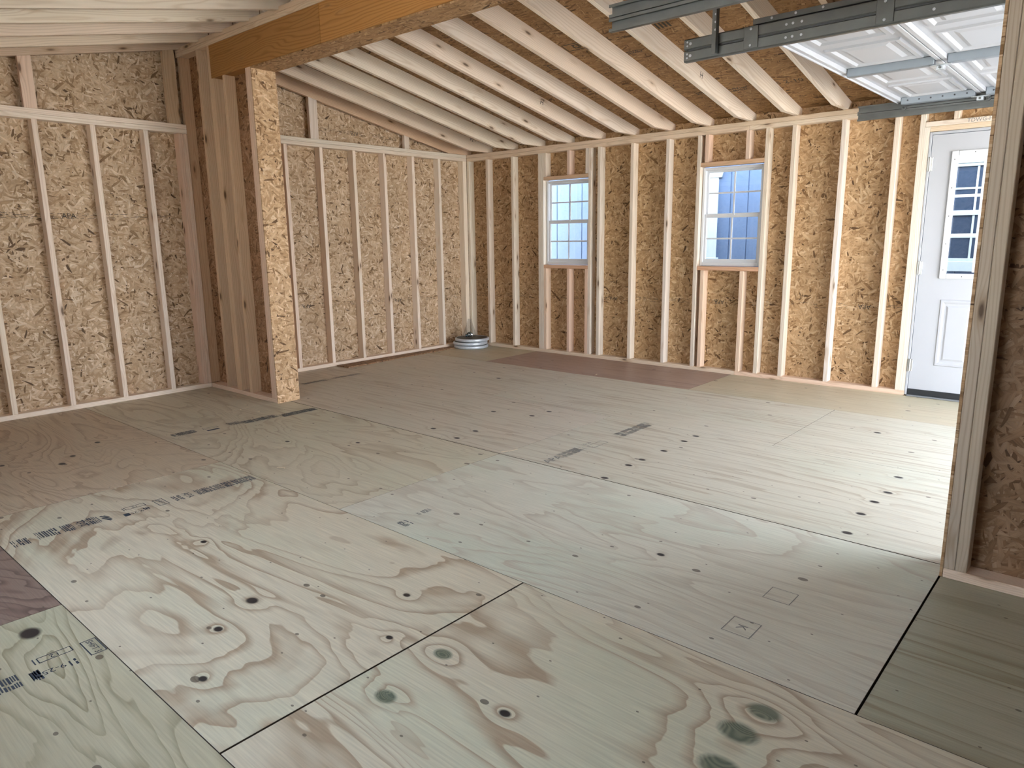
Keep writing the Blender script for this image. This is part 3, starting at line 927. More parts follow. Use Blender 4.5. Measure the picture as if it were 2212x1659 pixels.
for side in (0, 1):
    for r, (xa, xb) in enumerate(((-.97, .30), (-2.165, -.972), (RX, -2.167))):
        ed = [.15, -1.35, -3.79, -6.22, -7.5] if r % 2 else [.15, -2.57, -5.0, -7.5]
        for i in range(len(ed) - 1):
            roof_board(side, xa, xb, ed[i + 1], ed[i])
# eave blocking boards close the gap between plate and roof
cbox('eave_board', .101 - cl[0], .112 - cl[0], FY - .1, .1, 2.30 - cl[2], 2.44 - cl[2], OSB_YZ, ceiling)
cbox('eave_board', LX - .112 - cl[0], LX - .101 - cl[0], FY - .1, .1, 2.30 - cl[2], 2.44 - cl[2], OSB_YZ, ceiling)
# printed marks on the rafters and roof boards
def on_rafter(k, x, z, text, size):
    y = -.357 - .405 * k - .0005
    M = Matrix.Translation((x - cl[0], y, z - cl[2])) @ Matrix.Rotation(PIT, 4, 'Y') @ Matrix.Rotation(math.pi / 2, 4, 'X')
    lettering('grade_mark', text, size, M, INK_BLACK, ceiling)
on_rafter(4, -.98, 2.555, 'H', .07)
on_rafter(8, -1.0, 2.547, 'H', .07)
on_rafter(0, -.24, 2.436, 'P2 \u00b7\u00b7', .055)
def on_roof(x, y, text, size, rz=math.pi / 2, mat=INK_BLACK):
    z = 2.258 - SL * x + DEP - .0006
    M = Matrix.Translation((x - cl[0], y, z - cl[2])) @ Matrix.Rotation(PIT, 4, 'Y') @ Matrix.Rotation(math.pi, 4, 'X') @ Matrix.Rotation(rz, 4, 'Z')
    return lettering('grade_mark', text, size, M, mat, ceiling)
on_roof(-.50, -4.08, 'PS 2-10', .085)
def roof_rects(x, y, rects, mat=INK_BLACK):
    z = 2.258 - SL * x + DEP - .0006
    M = Matrix.Translation((x - cl[0], y, z - cl[2])) @ Matrix.Rotation(PIT, 4, 'Y') @ Matrix.Rotation(math.pi, 4, 'X') @ Matrix.Rotation(math.pi / 2, 4, 'Z')
    return flat_rects('grade_mark', rects, M, mat, ceiling)
roof_rects(-1.71, -2.906, frame_rects(-.11, .11, -.055, .055, .009) + frame_rects(-.03, .03, -.03, .03, .008))
on_roof(-1.71, -2.906, 'O', .075)
roof_rects(-1.47, -2.55, frame_rects(-.09, .09, -.05, .05, .009))
rr = random.Random(3)
def roof_print(x, y, w, h, seed):
    rg = random.Random(seed)
    R = []
    for row in (-.25, .25):
        u = -w / 2
        while u < w / 2:
            b = rg.uniform(.006, .016)
            R.append((u, u + b, (row - .2) * h + rg.random() * .1 * h, (row + .2) * h - rg.random() * .1 * h))
            u += b + rg.uniform(.004, .010)
    roof_rects(x, y, R)
roof_print(-.50, -3.64, .22, .07, 5)
roof_print(-.53, -3.42, .20, .06, 6)
roof_print(-1.45, -3.26, .12, .05, 7)
roof_rects(-1.73, -3.60, [(-.14 + .03 * i, -.14 + .03 * i + .016, -.04 + .01 * rr.random(), .04) for i in range(9)])

# ================================================================== front wall with two garage openings, left wall
wall_front = empty('wall_front', (RX, FY, 0))
tag(wall_front, kind='structure')
fl = wall_front.location
GD = [(-2.94, -.26), (LX + .26, LX + 2.94)]     # door openings (x0, x1)
GH = 2.10
def FB(name, x0, x1, y0, y1, z0, z1, mat, c=.002):
    return cbox(name, x0 - fl[0], x1 - fl[0], y0 - fl[1], y1 - fl[1], z0 - fl[2], z1 - fl[2], mat, wall_front, rnd_tint(), c)
for (a, b) in ((LX - .1, GD[1][0]), (GD[1][1], GD[0][0]), (GD[0][1], .1)):
    FB('sheathing_board', a, b, FY - D - .011, FY - D, -.2, H, OSB_XZ)
for (a, b) in GD:
    FB('sheathing_board', a, b, FY - D - .011, FY - D, GH, H, OSB_XZ)
    FB('garage_header', a - .08, b + .08, FY - D, FY, GH + .001, H - 2 * T, LUM['X'])
    FB('jack_stud', a - T, a - .001, FY - D, FY, 0, GH, LUM['Z'])
    FB('jack_stud', b + .001, b + T, FY - D, FY, 0, GH, LUM['Z'])
    FB('stud', a - 2 * T - .001, a - T - .001, FY - D, FY, 0, GH, LUM['Z'])
    FB('stud', b + T + .001, b + 2 * T + .001, FY - D, FY, 0, GH, LUM['Z'])
for (a, b) in ((LX, PXL), (PXR, 0)):
    FB('plate', a, b, FY - D, FY, H - 2 * T + .001, H - T, LUM['X'])
    FB('plate', a, b, FY - D, FY, H - T + .001, H, LUM['X'])
for (x0, x1) in ((LX - .1, RX), (RX, .1)):
    poly = [(x0 - fl[0], H + .001), (x1 - fl[0], H + .001), (x1 - fl[0], zup(x1)), (x0 - fl[0], zup(x0))]
    prism('sheathing_board', poly, 'Y', -D - .011, -D, OSB_XZ, wall_front)

wall_left = empty('wall_left', (LX, 0, 0))
tag(wall_left, kind='structure')
wl = wall_left.location
ADDED_LW = [(-3.90, -2.95), (-5.40, -4.50)]          # windows added to the unseen left wall to light the near floor
def WLB(name, x0, x1, y0, y1, z0, z1, mat, c=.002):
    return cbox(name, x0 - wl[0], x1 - wl[0], y0, y1, z0, z1, mat, wall_left, rnd_tint(), c)
ys = [FY - .1] + [v for w in sorted(ADDED_LW) for v in w] + [.1]
for i in range(0, len(ys), 2):
    WLB('sheathing_board', LX - D - .011, LX - D, ys[i], ys[i + 1], -.2, TOPW, OSB_YZ)
for (a, b) in ADDED_LW:
    WLB('sheathing_board', LX - D - .011, LX - D, a, b, -.2, .80, OSB_YZ)
    WLB('sheathing_board', LX - D - .011, LX - D, a, b, 2.05, TOPW, OSB_YZ)
    WLB('window_sill_board', LX - D, LX, a, b, .762, .799, LUM['Y'])
    WLB('window_head_board', LX - D, LX, a, b, 2.051, 2.088, LUM['Y'])
    WLB('pane', LX - D - .008, LX - D - .005, a, b, .80, 2.05, GLASS, 0)
for k in range(18):
    y = -.357 - .405 * k
    if y < FY: break
    if all(y + T < a - .001 or y > b + .001 for a, b in ADDED_LW):
        WLB('stud', LX - D, LX, y, y + T, T + .001, ZT, LUM['Z'])
for a, b in ADDED_LW:
    for y in (a - T - .001, b + .001):
        WLB('stud', LX - D, LX, y, y + T, T + .001, ZT, LUM['Z'])
WLB('plate', LX - D, LX, FY, 0, 0, T, LUM['Y'])
WLB('plate', LX - D, LX, FY, 0, ZT + .001, ZT + T, LUM['Y'])
WLB('plate', LX - D, LX, FY, 0, ZT + T + .001, H, LUM['Y'])

# ================================================================== garage doors and tracks
def embossed(parent, base, z, po):
    def pln(u, v, h):
        return (u - po[0], v - po[1], z - h - po[2])
    return ring_panel('embossed_panel', [(0, 0), (.008, .010), (.030, .010), (.044, .000), (.070, .000), (.094, .008)], DOOR_WHITE, parent, pln, base)

def garage_open(x0, x1, label):
    root = empty('garage_door', ((x0 + x1) / 2, -4.85, 2.27))
    tag(root, label, 'garage door')
    r = root.location
    hs = .533
    zs = 2.300
    w = x1 - x0
    for k in range(4):
        yb_, ya_ = -4.85 - hs * k, -4.85 - hs * (k + 1)
        V, F = [], []
        for bx in ((x0, x1, ya_ + .002, yb_ - .002, zs, zs + .012), (x0, x1, yb_ - .030, yb_ - .002, zs - .026, zs + .001),
                   (x0, x1, ya_ + .002, ya_ + .030, zs - .026, zs + .001)):
            v, f = chamfer_geo(*bx, .003)
            n = len(V)
            V += [(p[0] - r[0], p[1] - r[1], p[2] - r[2]) for p in v]
            F += [[i + n for i in q] for q in f]
        sec = raw('section', V, F, DOOR_WHITE, root)
        s = sec.location
        po = (r[0] + s[0], r[1] + s[1], r[2] + s[2])
        m0 = .085
        pw = (w - 2 * m0 - 3 * .11) / 4
        for j in range(4):
            u0 = x0 + m0 + j * (pw + .11)
            embossed(sec, (u0, u0 + pw, ya_ + .075, yb_ - .075), zs, po)
        for nm, xc, wd in (('center_stile', (x0 + x1) / 2, .052), ('end_stile', x0 + .036, .06), ('end_stile', x1 - .036, .06)):
            st = cbox(nm, xc - wd / 2 - r[0], xc + wd / 2 - r[0], ya_ + .032 - r[1], yb_ - .032 - r[1], zs - .050 - r[2], zs - r[2], STILE, root, c=.004)
            if nm == 'end_stile':
                q = st.location
                for t in range(6):
                    yy = ya_ + .08 + t * .075
                    xx = xc - wd / 2 if xc > (x0 + x1) / 2 else xc + wd / 2
                    sg = -1 if xc > (x0 + x1) / 2 else 1
                    cyls('bolt', [((xx - r[0] - q[0], yy - r[1] - q[1], zs - .025 - r[2] - q[2]),
                                   (xx + sg * .004 - r[0] - q[0], yy - r[1] - q[1], zs - .025 - r[2] - q[2]), .006)], STEEL_DARK, st, 6)
        if k < 3:
            for xc in ((x0 + x1) / 2, x0 + .036, x1 - .036):
                hg = multi('hinge', [(xc - .028 - r[0], xc + .028 - r[0], ya_ - .055 - r[1], ya_ + .055 - r[1], zs - .057 - r[2], zs - .052 - r[2]),
                                     (xc - .022 - r[0], xc + .022 - r[0], ya_ - .020 - r[1], ya_ + .020 - r[1], zs - .080 - r[2], zs - .057 - r[2])], STEEL_BRIGHT, root)
                q = hg.location
                cyls('hinge_pin', [((xc - .034 - r[0] - q[0], ya_ - r[1] - q[1], zs - .068 - r[2] - q[2]),
                                    (xc + .034 - r[0] - q[0], ya_ - r[1] - q[1], zs - .068 - r[2] - q[2]), .007)], STEEL, hg, 8)
        for xc, sg in ((x0 - .004, -1), (x1 + .004, 1)):
            yy = yb_ - .04
            cyls('roller', [((xc - r[0], yy - r[1], zs - .066 - r[2]), (xc + sg * .012 - r[0], yy - r[1], zs - .066 - r[2]), .015),
                            ((xc - sg * .05 - r[0], yy - r[1], zs - .066 - r[2]), (xc - r[0], yy - r[1], zs - .066 - r[2]), .005)], STEEL, root, 12)
    # stiffening strut along the inner edge of the top section
    cbox('top_edge_trim', x0 - r[0], x1 - r[0], -.004, .006, zs - .034 - r[2], zs + .012 - r[2], DOOR_WHITE, root)
    return root
garage_open(-2.925, -.285, 'white raised-panel overhead garage door rolled up flat under the rafters')

def rail_profile(xw, sg, z0, h, lip):
    """C-shaped rolled track: web at xw, flanges reaching towards sg"""
    t = .0025
    f = .028
    out = [(xw, z0 + .006), (xw + sg * .006, z0), (xw + sg * f, z0), (xw + sg * f, z0 + lip)]
    top = [(xw + sg * f, z0 + h - lip), (xw + sg * f, z0 + h), (xw + sg * .006, z0 + h), (xw, z0 + h - .006)]
    inn = [(xw + sg * t, z0 + h - .008), (xw + sg * .008, z0 + h - t), (xw + sg * (f - t), z0 + h - t), (xw + sg * (f - t), z0 + h - lip),
           ]
    inn2 = [(xw + sg * (f - t), z0 + lip), (xw + sg * (f - t), z0 + t), (xw + sg * .008, z0 + t), (xw + sg * t, z0 + .008)]
    return out[::-1] + [(xw, z0 + .006)][:0] + [(xw, z0 + h - .006)][:0] , out, top, inn, inn2

def track(name, xw, sg, y0, y1, label, hangers=(), splices=(), angle=None):
    root = empty(name, (xw, y1, 2.178))
    tag(root, label, 'track', 'overhead door tracks')
    r = root.location
    for nm, z0 in (('lower_rail', 2.178), ('upper_rail', 2.234)):
        _, out, top, inn, inn2 = rail_profile(xw, sg, z0, .052, .012)
        poly = out[::-1] + top[::-1] + inn + inn2     # closed thin outline
        poly = out + inn2 + inn[::-1] + top
        # outline order: lower flange outside -> lower flange inside -> web inside -> upper flange inside -> upper outside
        poly = [out[0], out[1], out[2], out[3], inn2[0], inn2[1], inn2[2], inn2[3], inn[0], inn[1], inn[2], inn[3], top[0], top[1], top[2], top[3]]
        poly = [(p[0] - r[0], p[1] - r[2]) for p in poly]
        rl = prism(nm, poly, 'Y', y0 - r[1], y1 - r[1], STEEL, root)
        q = rl.location
        # holes and bolts near the inner end and along the web
        for (yy, rad, mt) in ((y1 - .035, .0075, PVC), (y1 - .018, .005, PVC)):
            for dz in (.018, .036) if rad < .006 else (.027,):
                cyls('bolt', [((xw - sg * .0015 - r[0] - q[0], yy - r[1] - q[1], z0 + dz - r[2] - q[2]),
                               (xw + sg * .0005 - r[0] - q[0], yy - r[1] - q[1], z0 + dz - r[2] - q[2]), rad)], STEEL_BRIGHT, rl, 8)
        for yy in (-5.02, -5.05, -5.09, -5.62):
            cyls('bolt', [((xw - sg * .0015 - r[0] - q[0], yy - r[1] - q[1], z0 + .026 - r[2] - q[2]),
                           (xw + sg * .0005 - r[0] - q[0], yy - r[1] - q[1], z0 + .026 - r[2] - q[2]), .006)], STEEL_BRIGHT, rl, 8)
    multi('seam_web', [(xw + sg * .004 - r[0], xw + sg * .007 - r[0], y0 - r[1], y1 - .02 - r[1], 2.228 - r[2], 2.236 - r[2])], STEEL_DARK, root)
    for yy in splices:
        sp = cbox('splice_plate', xw - sg * .005 - r[0], xw - sg * .0005 - r[0], yy - .035 - r[1], yy + .035 - r[1], 2.185 - r[2], 2.283 - r[2], STEEL, root, c=.003)
        q = sp.location
        for z in (2.198, 2.270):
            cyls('bolt', [((xw - sg * .009 - r[0] - q[0], yy - r[1] - q[1], z - r[2] - q[2]), (xw - sg * .004 - r[0] - q[0], yy - r[1] - q[1], z - r[2] - q[2]), .006)], STEEL_BRIGHT, sp, 8)
    for (yy, zt) in hangers:
        x_ = xw - sg * .006
        hg = multi('hanger', [(min(x_, x_ - sg * .003) - r[0], max(x_, x_ - sg * .003) - r[0], yy - .018 - r[1], yy + .018 - r[1], 2.188 - r[2], zt - r[2]),
                              (min(x_, x_ - sg * .032) - r[0], max(x_, x_ - sg * .032) - r[0], yy - .018 - r[1], yy - .015 - r[1], 2.188 - r[2], zt - r[2])], STEEL, root)
        q = hg.location
        z = 2.30
        while z < zt - .03:
            cyls('bolt', [((x_ - sg * .0045 - r[0] - q[0], yy - r[1] - q[1], z - r[2] - q[2]), (x_ - sg * .0025 - r[0] - q[0], yy - r[1] - q[1], z - r[2] - q[2]), .0055)], STEEL_BRIGHT, hg, 6)
            z += .035
    if angle:
        ag = multi('angle_bar', [(min(xw, xw + sg * .003) - r[0], max(xw, xw + sg * .003) - r[0], y0 - r[1], angle - r[1], 2.287 - r[2], 2.312 - r[2]),
                                 (min(xw, xw + sg * .030) - r[0], max(xw, xw + sg * .030) - r[0], y0 - r[1], angle - r[1], 2.287 - r[2], 2.290 - r[2])], STEEL, root)
        q = ag.location
        for yy in (angle - .09, angle - .20, angle - .32):
            cyls('bolt', [((xw - sg * .003 - r[0] - q[0], yy - r[1] - q[1], 2.301 - r[2] - q[2]), (xw + sg * .001 - r[0] - q[0], yy - r[1] - q[1], 2.301 - r[2] - q[2]), .006)], STEEL_BRIGHT, ag, 6)
    return root
track('garage_door_track', -3.672, -1, FY + .1, -4.535, 'dark double steel door track nearest the camera, ending highest in the picture')
track('garage_door_track', -2.975, 1, FY + .1, -4.505, 'double steel door track with a hanging strap, crossing in front of the rolled-up door',
      hangers=((-4.675, 2.80), (-6.3, 2.80)), splices=(-4.855, -5.437), angle=-4.86)
track('garage_door_track', -.238, -1, FY + .1, -4.56, 'double steel door track running along the top of the window wall',
      hangers=((-4.83, 2.40), (-6.3, 2.40)))

# closed garage door of the left half (behind the camera)
gd2 = empty('door_2', ((GD[1][0] + GD[1][1]) / 2, FY, 0))
tag(gd2, kind='structure')
for k in range(4):
    o = cbox('section', -1.335, 1.335, -.06, -.02, .004 + .527 * k, .527 * (k + 1), DOOR_WHITE, gd2)
    po = (gd2.location[0] + o.location[0], gd2.location[1] + o.location[1], gd2.location[2] + o.location[2])
    for j in range(4):
        u0 = -1.25 + j * .645
        ring_panel('embossed_panel', [(0, 0), (.008, .010), (.030, .010), (.044, .000), (.070, .000), (.094, .008)], DOOR_WHITE, o,
                   lambda u, v, h, q=o.location: (u - q[0], -.020 + h - q[1], v - q[2]), (u0, u0 + .535, .527 * k + .08, .527 * (k + 1) - .08))

# ================================================================== printed stamps on the floor sheets and wall boards
def fl_text(i, x, y, text, size, flip=True, mat=INK, rz=0.0, sx=1.0):
    s = SH[i]
    M = Matrix.Translation((x - s.location[0], y - s.location[1], .0006 - s.location[2])) @ Matrix.Rotation((math.pi if flip else 0) + rz, 4, 'Z')
    return lettering('stamp', text, size, M, mat, s, sx)
def fl_rects(i, x, y, rects, flip=True, mat=INK, rz=0.0):
    s = SH[i]
    M = Matrix.Translation((x - s.location[0], y - s.location[1], .0006 - s.location[2])) @ Matrix.Rotation((math.pi if flip else 0) + rz, 4, 'Z')
    return flat_rects('stamp', rects, M, mat, s)
def bars(w, h, seed, dens=.011):
    """lines of tiny print, seen as blocks of short strokes"""
    rg = random.Random(seed)
    R, u = [], -w / 2
    while u < w / 2:
        b = rg.choice((.003, .004, .005, .007))
        if rg.random() < .9:
            if rg.random() < .5:
                R.append((u, u + b, -h / 2 + rg.random() * h * .12, h / 2 - rg.random() * h * .12))
            else:
                c = rg.uniform(-.12, .12) * h
                R.append((u, u + b, -h / 2, c - h * .07))
                R.append((u, u + b, c + h * .07, h / 2))
        u += b + rg.choice((.0025, .0035, .005))
    return R
# stamp across the swirl sheet (index 5)
ys0 = -2.703
DN = -math.pi / 2                       # text running towards the front wall
fl_rects(5, -5.675, ys0 - .02, bars(.065, .095, 1))
fl_rects(5, -5.530, ys0, bars(.155, .105, 2))
fl_text(5, -5.421, ys0 + .008, 'APA', .052, flip=False, rz=DN)
fl_rects(5, -5.370, ys0 + .006, bars(.060, .105, 3))
fl_rects(5, -5.311, ys0 - .012, [(-.010, .0, -.052, .030), (.004, .014, -.020, .045), (-.020, -.013, -.04, .0)], rz=.35)
fl_rects(5, -5.158, -2.660, frame_rects(-.049, .049, -.020, .020, .0035))
fl_rects(5, -5.215, -2.662, [(-.002, .002, -.022, .022)])
fl_text(5, -5.158, -2.660, '12', .030)
fl_text(5, -5.180, -2.747, '9-25', .034)
fl_rects(5, -5.228, -2.749, [(-.014, .014, -.020, .020)])
fl_rects(5, -5.128, -2.735, bars(.024, .034, 9))
fl_rects(5, -5.044, -2.699, frame_rects(-.025, .025, -.054, .054, .0035))
fl_text(5, -5.044, -2.699, 'SHIFT 3', .029, flip=False, rz=DN)
fl_rects(5, -4.962, ys0 - .006, bars(.045, .090, 4))
fl_text(5, -4.906, ys0 - .004, 'APA', .052, flip=False, rz=DN)
fl_rects(5, -4.795, ys0 - .004, bars(.150, .095, 5))
fl_rects(5, -4.618, ys0 - .004, bars(.170, .095, 6))
# stamp on the green-grey sheet at the left edge (index 2)
fl_rects(2, -5.874, -3.857, frame_rects(-.050, .050, -.019, .019, .0035))
fl_rects(2, -5.934, -3.857, [(-.002, .002, -.02, .02)])
fl_text(2, -5.874, -3.857, '12', .032)
fl_text(2, -5.903, -3.947, '9-25', .038)
fl_rects(2, -5.952, -3.945, bars(.030, .070, 11) + [(-.013, .013, -.03, .02)])
fl_rects(2, -5.849, -3.952, bars(.022, .042, 12))
fl_rects(2, -5.7735, -3.901, frame_rects(-.025, .025, -.056, .056, .004))
fl_text(2, -5.7735, -3.901, 'SHIFT 3', .030, flip=False, rz=DN)
fl_rects(2, -6.03, -3.93, bars(.075, .085, 13))
# stamp on the sheet before the partition (index 8)
fl_rects(8, -4.350, -1.440, bars(.16, .085, 21))
fl_rects(8, -4.160, -1.440, frame_rects(-.055, .055, -.018, .018, .004))
fl_rects(8, -4.170, -1.505, [(-.045, .045, -.015, .015)])
fl_rects(8, -3.985, -1.455, frame_rects(-.045, .045, -.045, .045, .004) + bars(.06, .06, 25))
fl_rects(8, -3.80, -1.490, bars(.27, .095, 22))
fl_rects(8, -3.49, -1.530, bars(.30, .095, 23))
# faint stamps in the right half
fl_rects(11, -2.70, -.575, bars(.26, .07, 31), mat=INK_FAINT)
fl_rects(11, -2.34, -.565, bars(.32, .06, 32), mat=INK_FAINT)
fl_text(13, -3.195, -3.835, 'APA', .085, flip=False, rz=-math.pi / 2 * 0, mat=INK_FAINT)
fl_rects(13, -3.0, -3.83, bars(.22, .08, 33), mat=INK_FAINT)
fl_text(13, -2.80, -3.80, '10-20', .04, flip=False, mat=INK_FAINT)
fl_rects(13, -2.76, -3.86, frame_rects(-.08, .08, -.03, .03, .004), mat=INK_FAINT)
fl_rects(13, -2.30, -3.85, bars(.40, .09, 34), mat=INK_FAINT)
fl_rects(9, -4.60 + .18, -3.90, bars(.05, .07, 35), mat=INK)
fl_rects(9, -4.27, -3.86, bars(.09, .04, 36), mat=INK_FAINT)
fl_rects(9, -3.98, -5.52, frame_rects(-.05, .05, -.05, .05, .003), mat=INK_FAINT)
fl_text(9, -4.28, -5.50, 'K', .05, mat=INK_FAINT)
fl_rects(9, -4.28, -5.50, frame_rects(-.055, .055, -.05, .05, .003), mat=INK_FAINT)

# print on wall boards: a thin dashed band with the mark between the studs
def wall_print(parent, axis, a0, a1, z, seed, flip, off, slope=0.0, dens=.7, text='APA'):
    rg = random.Random(seed)
    R, u = [], -(a1 - a0) / 2
    for row in (.018, .006, -.006, -.018):
        u = -(a1 - a0) / 2
        while u < (a1 - a0) / 2:
            w = rg.uniform(.015, .07)
            if rg.random() < dens:
                R.append((u, min(u + w, (a1 - a0) / 2), row - .0014, row + .0014))
            u += w + rg.uniform(.01, .03)
    m = (a0 + a1) / 2
    if axis == 'X':
        M = Matrix(((1, 0, 0, m), (0, 0, -1, off), (0, 1, 0, z), (0, 0, 0, 1)))
    else:
        M = Matrix(((0, 0, -1, off), (-1, 0, 0, m), (0, 1, 0, z), (0, 0, 0, 1)))
    M = M @ Matrix.Rotation(slope, 4, 'Z')
    flat_rects('grade_mark', R, M, INK_BLACK, parent)
    if text:
        M2 = M @ Matrix.Translation((rg.uniform(-.06, .06), 0, .0001)) @ Matrix.Rotation(math.pi if flip else 0, 4, 'Z')
        lettering('grade_mark', text, .055, M2, INK_BLACK, parent)
gs = [-6.18, -5.775, -5.373, -4.971, -4.567, -4.166, -3.761, -3.508]
for i in range(3, 7):
    wall_print(wall_back, 'X', gs[i] + .01, gs[i + 1] - T - .005, 1.536, 40 + i, False, D - .0006, text='APA' if i == 4 else '')
gs = [-2.463, -2.0584, -1.6529, -1.246, -.8387, -.4324, -.06]
for i in range(6):
    zz = .655 - .008 * i
    wall_print(wall_back, 'X', gs[i] + .01, gs[i + 1] - T - .005, zz, 60 + i, True, D - .0006, text='APA' if i in (0, 3) else '')
wall_print(wall_back, 'X', -2.08, -1.02, 2.425, 77, True, D - .0006, slope=-.0, text='APA')
for i, (a, b, tx) in enumerate(((-.31, -.05, 0), (-.71, -.37, 0), (-1.12, -.77, 0), (-1.53, -1.25, 0), (-1.77, -1.58, 0), (-2.33, -1.98, 1), (-2.73, -2.39, 0),
                                (-3.06, -2.79, 0), (-3.54, -3.2, 1), (-3.72, -3.6, 0), (-3.95, -3.78, 0), (-4.36, -4.01, 0), (-4.76, -4.42, 1), (-4.94, -4.82, 0))):
    wall_print(wall_right, 'Y', a, b, .625 - .017 * (a), 80 + i, True, D - .0006, text='APA' if tx else '', dens=.6)

# ================================================================== loose things
def coil(z, dx, dy, label):
    root = empty('metal_coil', (-.228 + dx, -.232 + dy, z))
    tag(root, label, 'metal coil', 'stack of flat metal coils in the corner')
    R = .211
    lathe('rim', [(R - .030, .000), (R - .012, .001), (R - .002, .006), (R, .011), (R, .029), (R - .002, .034), (R - .012, .0395), (R - .016, .0395), (R - .018, .037)], COIL_STEEL, root)
    lathe('cover', [(0.0, .0365), (R - .05, .0365), (R - .017, .0375)], STEEL_DARK, root)
    lathe('base', [(0.0, .002), (R - .028, .002)], STEEL_DARK, root)
    return root
coil(.0, -.004, -.004, 'flat round galvanised metal coil lying on the floor, bottom of the stack of three')
coil(.0425, -.010, .004, 'flat round galvanised metal coil in the middle of the stack of three')
coil(.085, .010, -.008, 'flat round galvanised metal coil on top of the stack with a dark upper face')

bag = empty('plastic_bag', (-.235, -.215, .1265))
tag(bag, 'clear plastic bag of dark hardware standing on the stack of metal coils', 'bag')
def bag_film():
    V, F = [], []
    prof = [(0.0, .072, .050), (.02, .082, .060), (.055, .078, .056), (.10, .058, .034), (.15, .038, .018), (.195, .028, .009), (.225, .022, .004)]
    seg = 22
    rg = random.Random(5)
    for (z, a, b) in prof:
        for k in range(seg):
            t = 2 * math.pi * k / seg
            wob = 1 + rg.uniform(-.09, .09)
            V.append((a * wob * math.cos(t) * .7071 + b * wob * math.sin(t) * .7071 + z * .06, -a * wob * math.cos(t) * .7071 + b * wob * math.sin(t) * .7071 + z * .02, z))
    for i in range(len(prof) - 1):
        for k in range(seg):
            F.append([i * seg + k, i * seg + (k + 1) % seg, (i + 1) * seg + (k + 1) % seg, (i + 1) * seg + k])
    return raw('film', V, F, BAG, bag, smooth=True)
bag_film()
rg = random.Random(9)
for i in range(26):
    a = rg.uniform(0, 6.28)
    rad = rg.uniform(0, .050)
    p = Vector((rad * math.cos(a) * .95, rad * math.sin(a) * .8, .019 + rg.uniform(0, .045) * (1 - rad / .08)))
    d = Vector((rg.uniform(-1, 1), rg.uniform(-1, 1), rg.uniform(-.4, .4))).normalized() * .018
    cyls('fastener', [(p - d, p + d, .0075), (p + d, p + d * 1.25, .012)], HARDWARE if i % 6 else STEEL_BRIGHT, bag, 7)

strip = raw('board_strip', [(-2.075, -.032, .0005), (-2.06, -.222, .0005), (-.405, -.140, .0005), (-.405, -.020, .0005),
                            (-2.075, -.032, .0120), (-2.06, -.222, .0120), (-.405, -.140, .0120), (-.405, -.020, .0120)],
            [[0, 1, 2, 3], [7, 6, 5, 4], [0, 1, 5, 4], [1, 2, 6, 5], [2, 3, 7, 6], [3, 0, 4, 7]], OSB_XY, tint=(.62, .50, .42))
tag(strip, 'long thin brown strand-board offcut lying along the foot of the gable wall', 'board')

def shaving(x, y, ln, ang, curl, label):
    V, F = [], []
    n = 8
    for i in range(n + 1):
        t = i / n - .5
        cx, cy = ln * t, curl * (t * t) * ln
        z = .0008 + .004 * abs(math.sin(t * 3))
        for s in (-1, 1):
            V.append((cx, cy + s * .0030, z)); V.append((cx, cy + s * .0030, z + .0012))
    for i in range(n):
        b = 4 * i
        F += [[b, b + 4, b + 5, b + 1], [b + 2, b + 3, b + 7, b + 6], [b + 1, b + 5, b + 7, b + 3], [b, b + 2, b + 6, b + 4]]
    F += [[0, 1, 3, 2], [4 * n, 4 * n + 2, 4 * n + 3, 4 * n + 1]]
    M = Matrix.Translation((x, y, 0)) @ Matrix.Rotation(ang, 4, 'Z')
    o = raw('wood_shaving', [M @ Vector(v) for v in V], F, SHAVING)
    return tag(o, label, 'wood shaving')
shaving(-4.33, -2.69, .055, 1.9, 1.4, 'curled pale wood shaving on the plywood sheet with wavy grain')
shaving(-3.235, -3.52, .12, -.35, .1, 'straight pale splinter lying at the joint between the two halves of the floor')
shaving(-3.68, -1.27, .022, .4, .8, 'tiny pale wood crumb on the floor before the partition end, nearer the stamp')
shaving(-3.74, -1.10, .020, 1.2, .8, 'tiny pale wood crumb on the floor close to the partition foot')
shaving(-.80, -2.50, .045, .2, .3, 'short pale splinter on the floor by the rust-coloured sheet')

# ================================================================== outside
gnd = raw('ground', [(-60, -60, -.25), (60, -60, -.25), (60, 60, -.25), (-60, 60, -.25)], [[0, 1, 2, 3]], GROUND)
tag(gnd, 'pale gravel ground around the buildings', 'ground', kind='structure')

nb = empty('neighbouring_building', (1.40, -2.5, -.25))
tag(nb, 'blue-grey grooved siding building with white window trim seen through the windows', 'building')
nl = nb.location
def NB(name, x0, x1, y0, y1, z0, z1, mat, parent=nb, c=.003, off=(0, 0, 0)):
    return cbox(name, x0 - nl[0] - off[0], x1 - nl[0] - off[0], y0 - nl[1] - off[1], y1 - nl[1] - off[1], z0 - nl[2] - off[2], z1 - nl[2] - off[2], mat, parent, c=c)
NX = 1.36
y = -.352 + .2045 * 18
while y > -8.4:
    # siding boards with a recessed groove between them
    NB('siding_board', NX, NX + .015, y - .2045 + .006, y - .006, -.1, 4.0, SIDING, c=.002)
    y -= .2045
NB('wall', NX + .008, NX + .25, -8.6, 3.3, -.25, 4.0, SIDING)  # height raised so the unseen top keeps sun out of the windows
NB('roof', NX - .20, NX + 3.5, -8.9, 3.6, 4.0, 4.1, ROOFING)
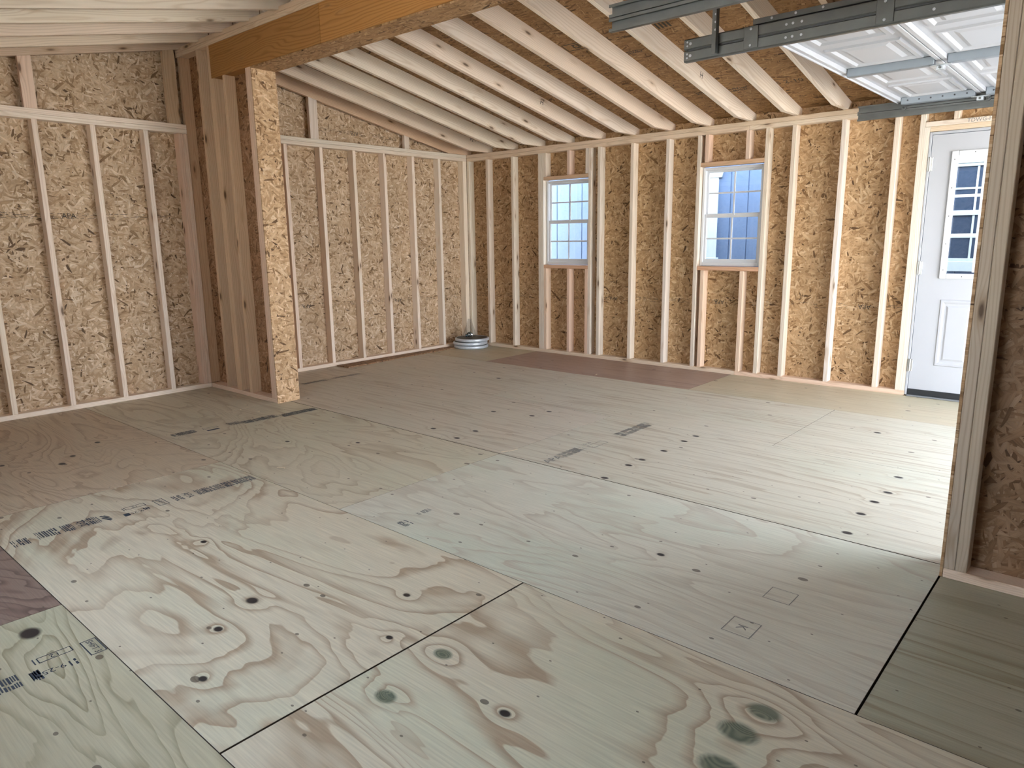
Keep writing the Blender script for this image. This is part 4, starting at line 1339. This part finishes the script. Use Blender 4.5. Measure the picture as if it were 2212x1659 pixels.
def nwin(y0, y1, zb, zt):
    f = multi('window', [(NX - .022 - nl[0], NX - .001 - nl[0], a - nl[1], b - nl[1], c_ - nl[2], d_ - nl[2]) for (a, b, c_, d_) in
        ((y0, y0 + .095, zb, zt), (y1 - .095, y1, zb, zt), (y0 + .095, y0 + .125, zb, zt), (y1 - .125, y1 - .095, zb, zt),
         (y0 + .125, y1 - .125, zt - .03, zt), (y0 + .125, y1 - .125, zb, zb + .03), (y0 + .125, y1 - .125, (zb + zt) / 2 - .022, (zb + zt) / 2 + .022))], TRIM_WHITE, nb)
    q = f.location
    fo = (q[0], q[1], q[2])
    prism('head_trim', [(y0 - .035 - nl[1] - q[1], zt - nl[2] - q[2]), (y1 + .035 - nl[1] - q[1], zt - nl[2] - q[2]),
                        (y1 + .060 - nl[1] - q[1], zt + .10 - nl[2] - q[2]), (y0 - .060 - nl[1] - q[1], zt + .10 - nl[2] - q[2])],
          'X', NX - .032 - nl[0] - q[0], NX - .001 - nl[0] - q[0], TRIM_WHITE, f)
    NB('sill_trim', NX - .032, NX - .001, y0 - .03, y1 + .03, zb - .09, zb, TRIM_WHITE, f, off=fo)
    NB('pane', NX - .008, NX - .002, y0 + .12, y1 - .12, zb + .02, zt - .02, DARK_GLASS, f, off=fo)
    for z in ((zb + zt) / 2 + (zt - zb) / 4 - .004, (zb + zt) / 2 - (zt - zb) / 4 + .004):
        NB('muntin', NX - .014, NX - .0085, y0 + .125, y1 - .125, z - .009, z + .009, TRIM_WHITE, f, off=fo)
    NB('muntin', NX - .0138, NX - .0087, (y0 + y1) / 2 - .009, (y0 + y1) / 2 + .009, zb + .03, zt - .03, TRIM_WHITE, f, off=fo)
nwin(-2.660, -1.80, 1.068, 1.960)
nwin(-5.60, -4.72, 1.05, 1.935)

# sky light enters through the open garage doorway: importance-sampling portal, gives no light of its own
def portal(name, loc, rot, sx, sy):
    l = bpy.data.lights.new(name, 'AREA')
    l.shape = 'RECTANGLE'
    l.size, l.size_y = sx, sy
    l.cycles.is_portal = True
    o = bpy.data.objects.new(name, l)
    o.location = loc
    o.rotation_euler = rot
    COL.objects.link(o)
portal('doorway_portal', ((GD[0][0] + GD[0][1]) / 2, FY - .12, GH / 2), (math.pi / 2, 0, 0), GD[0][1] - GD[0][0], GH)
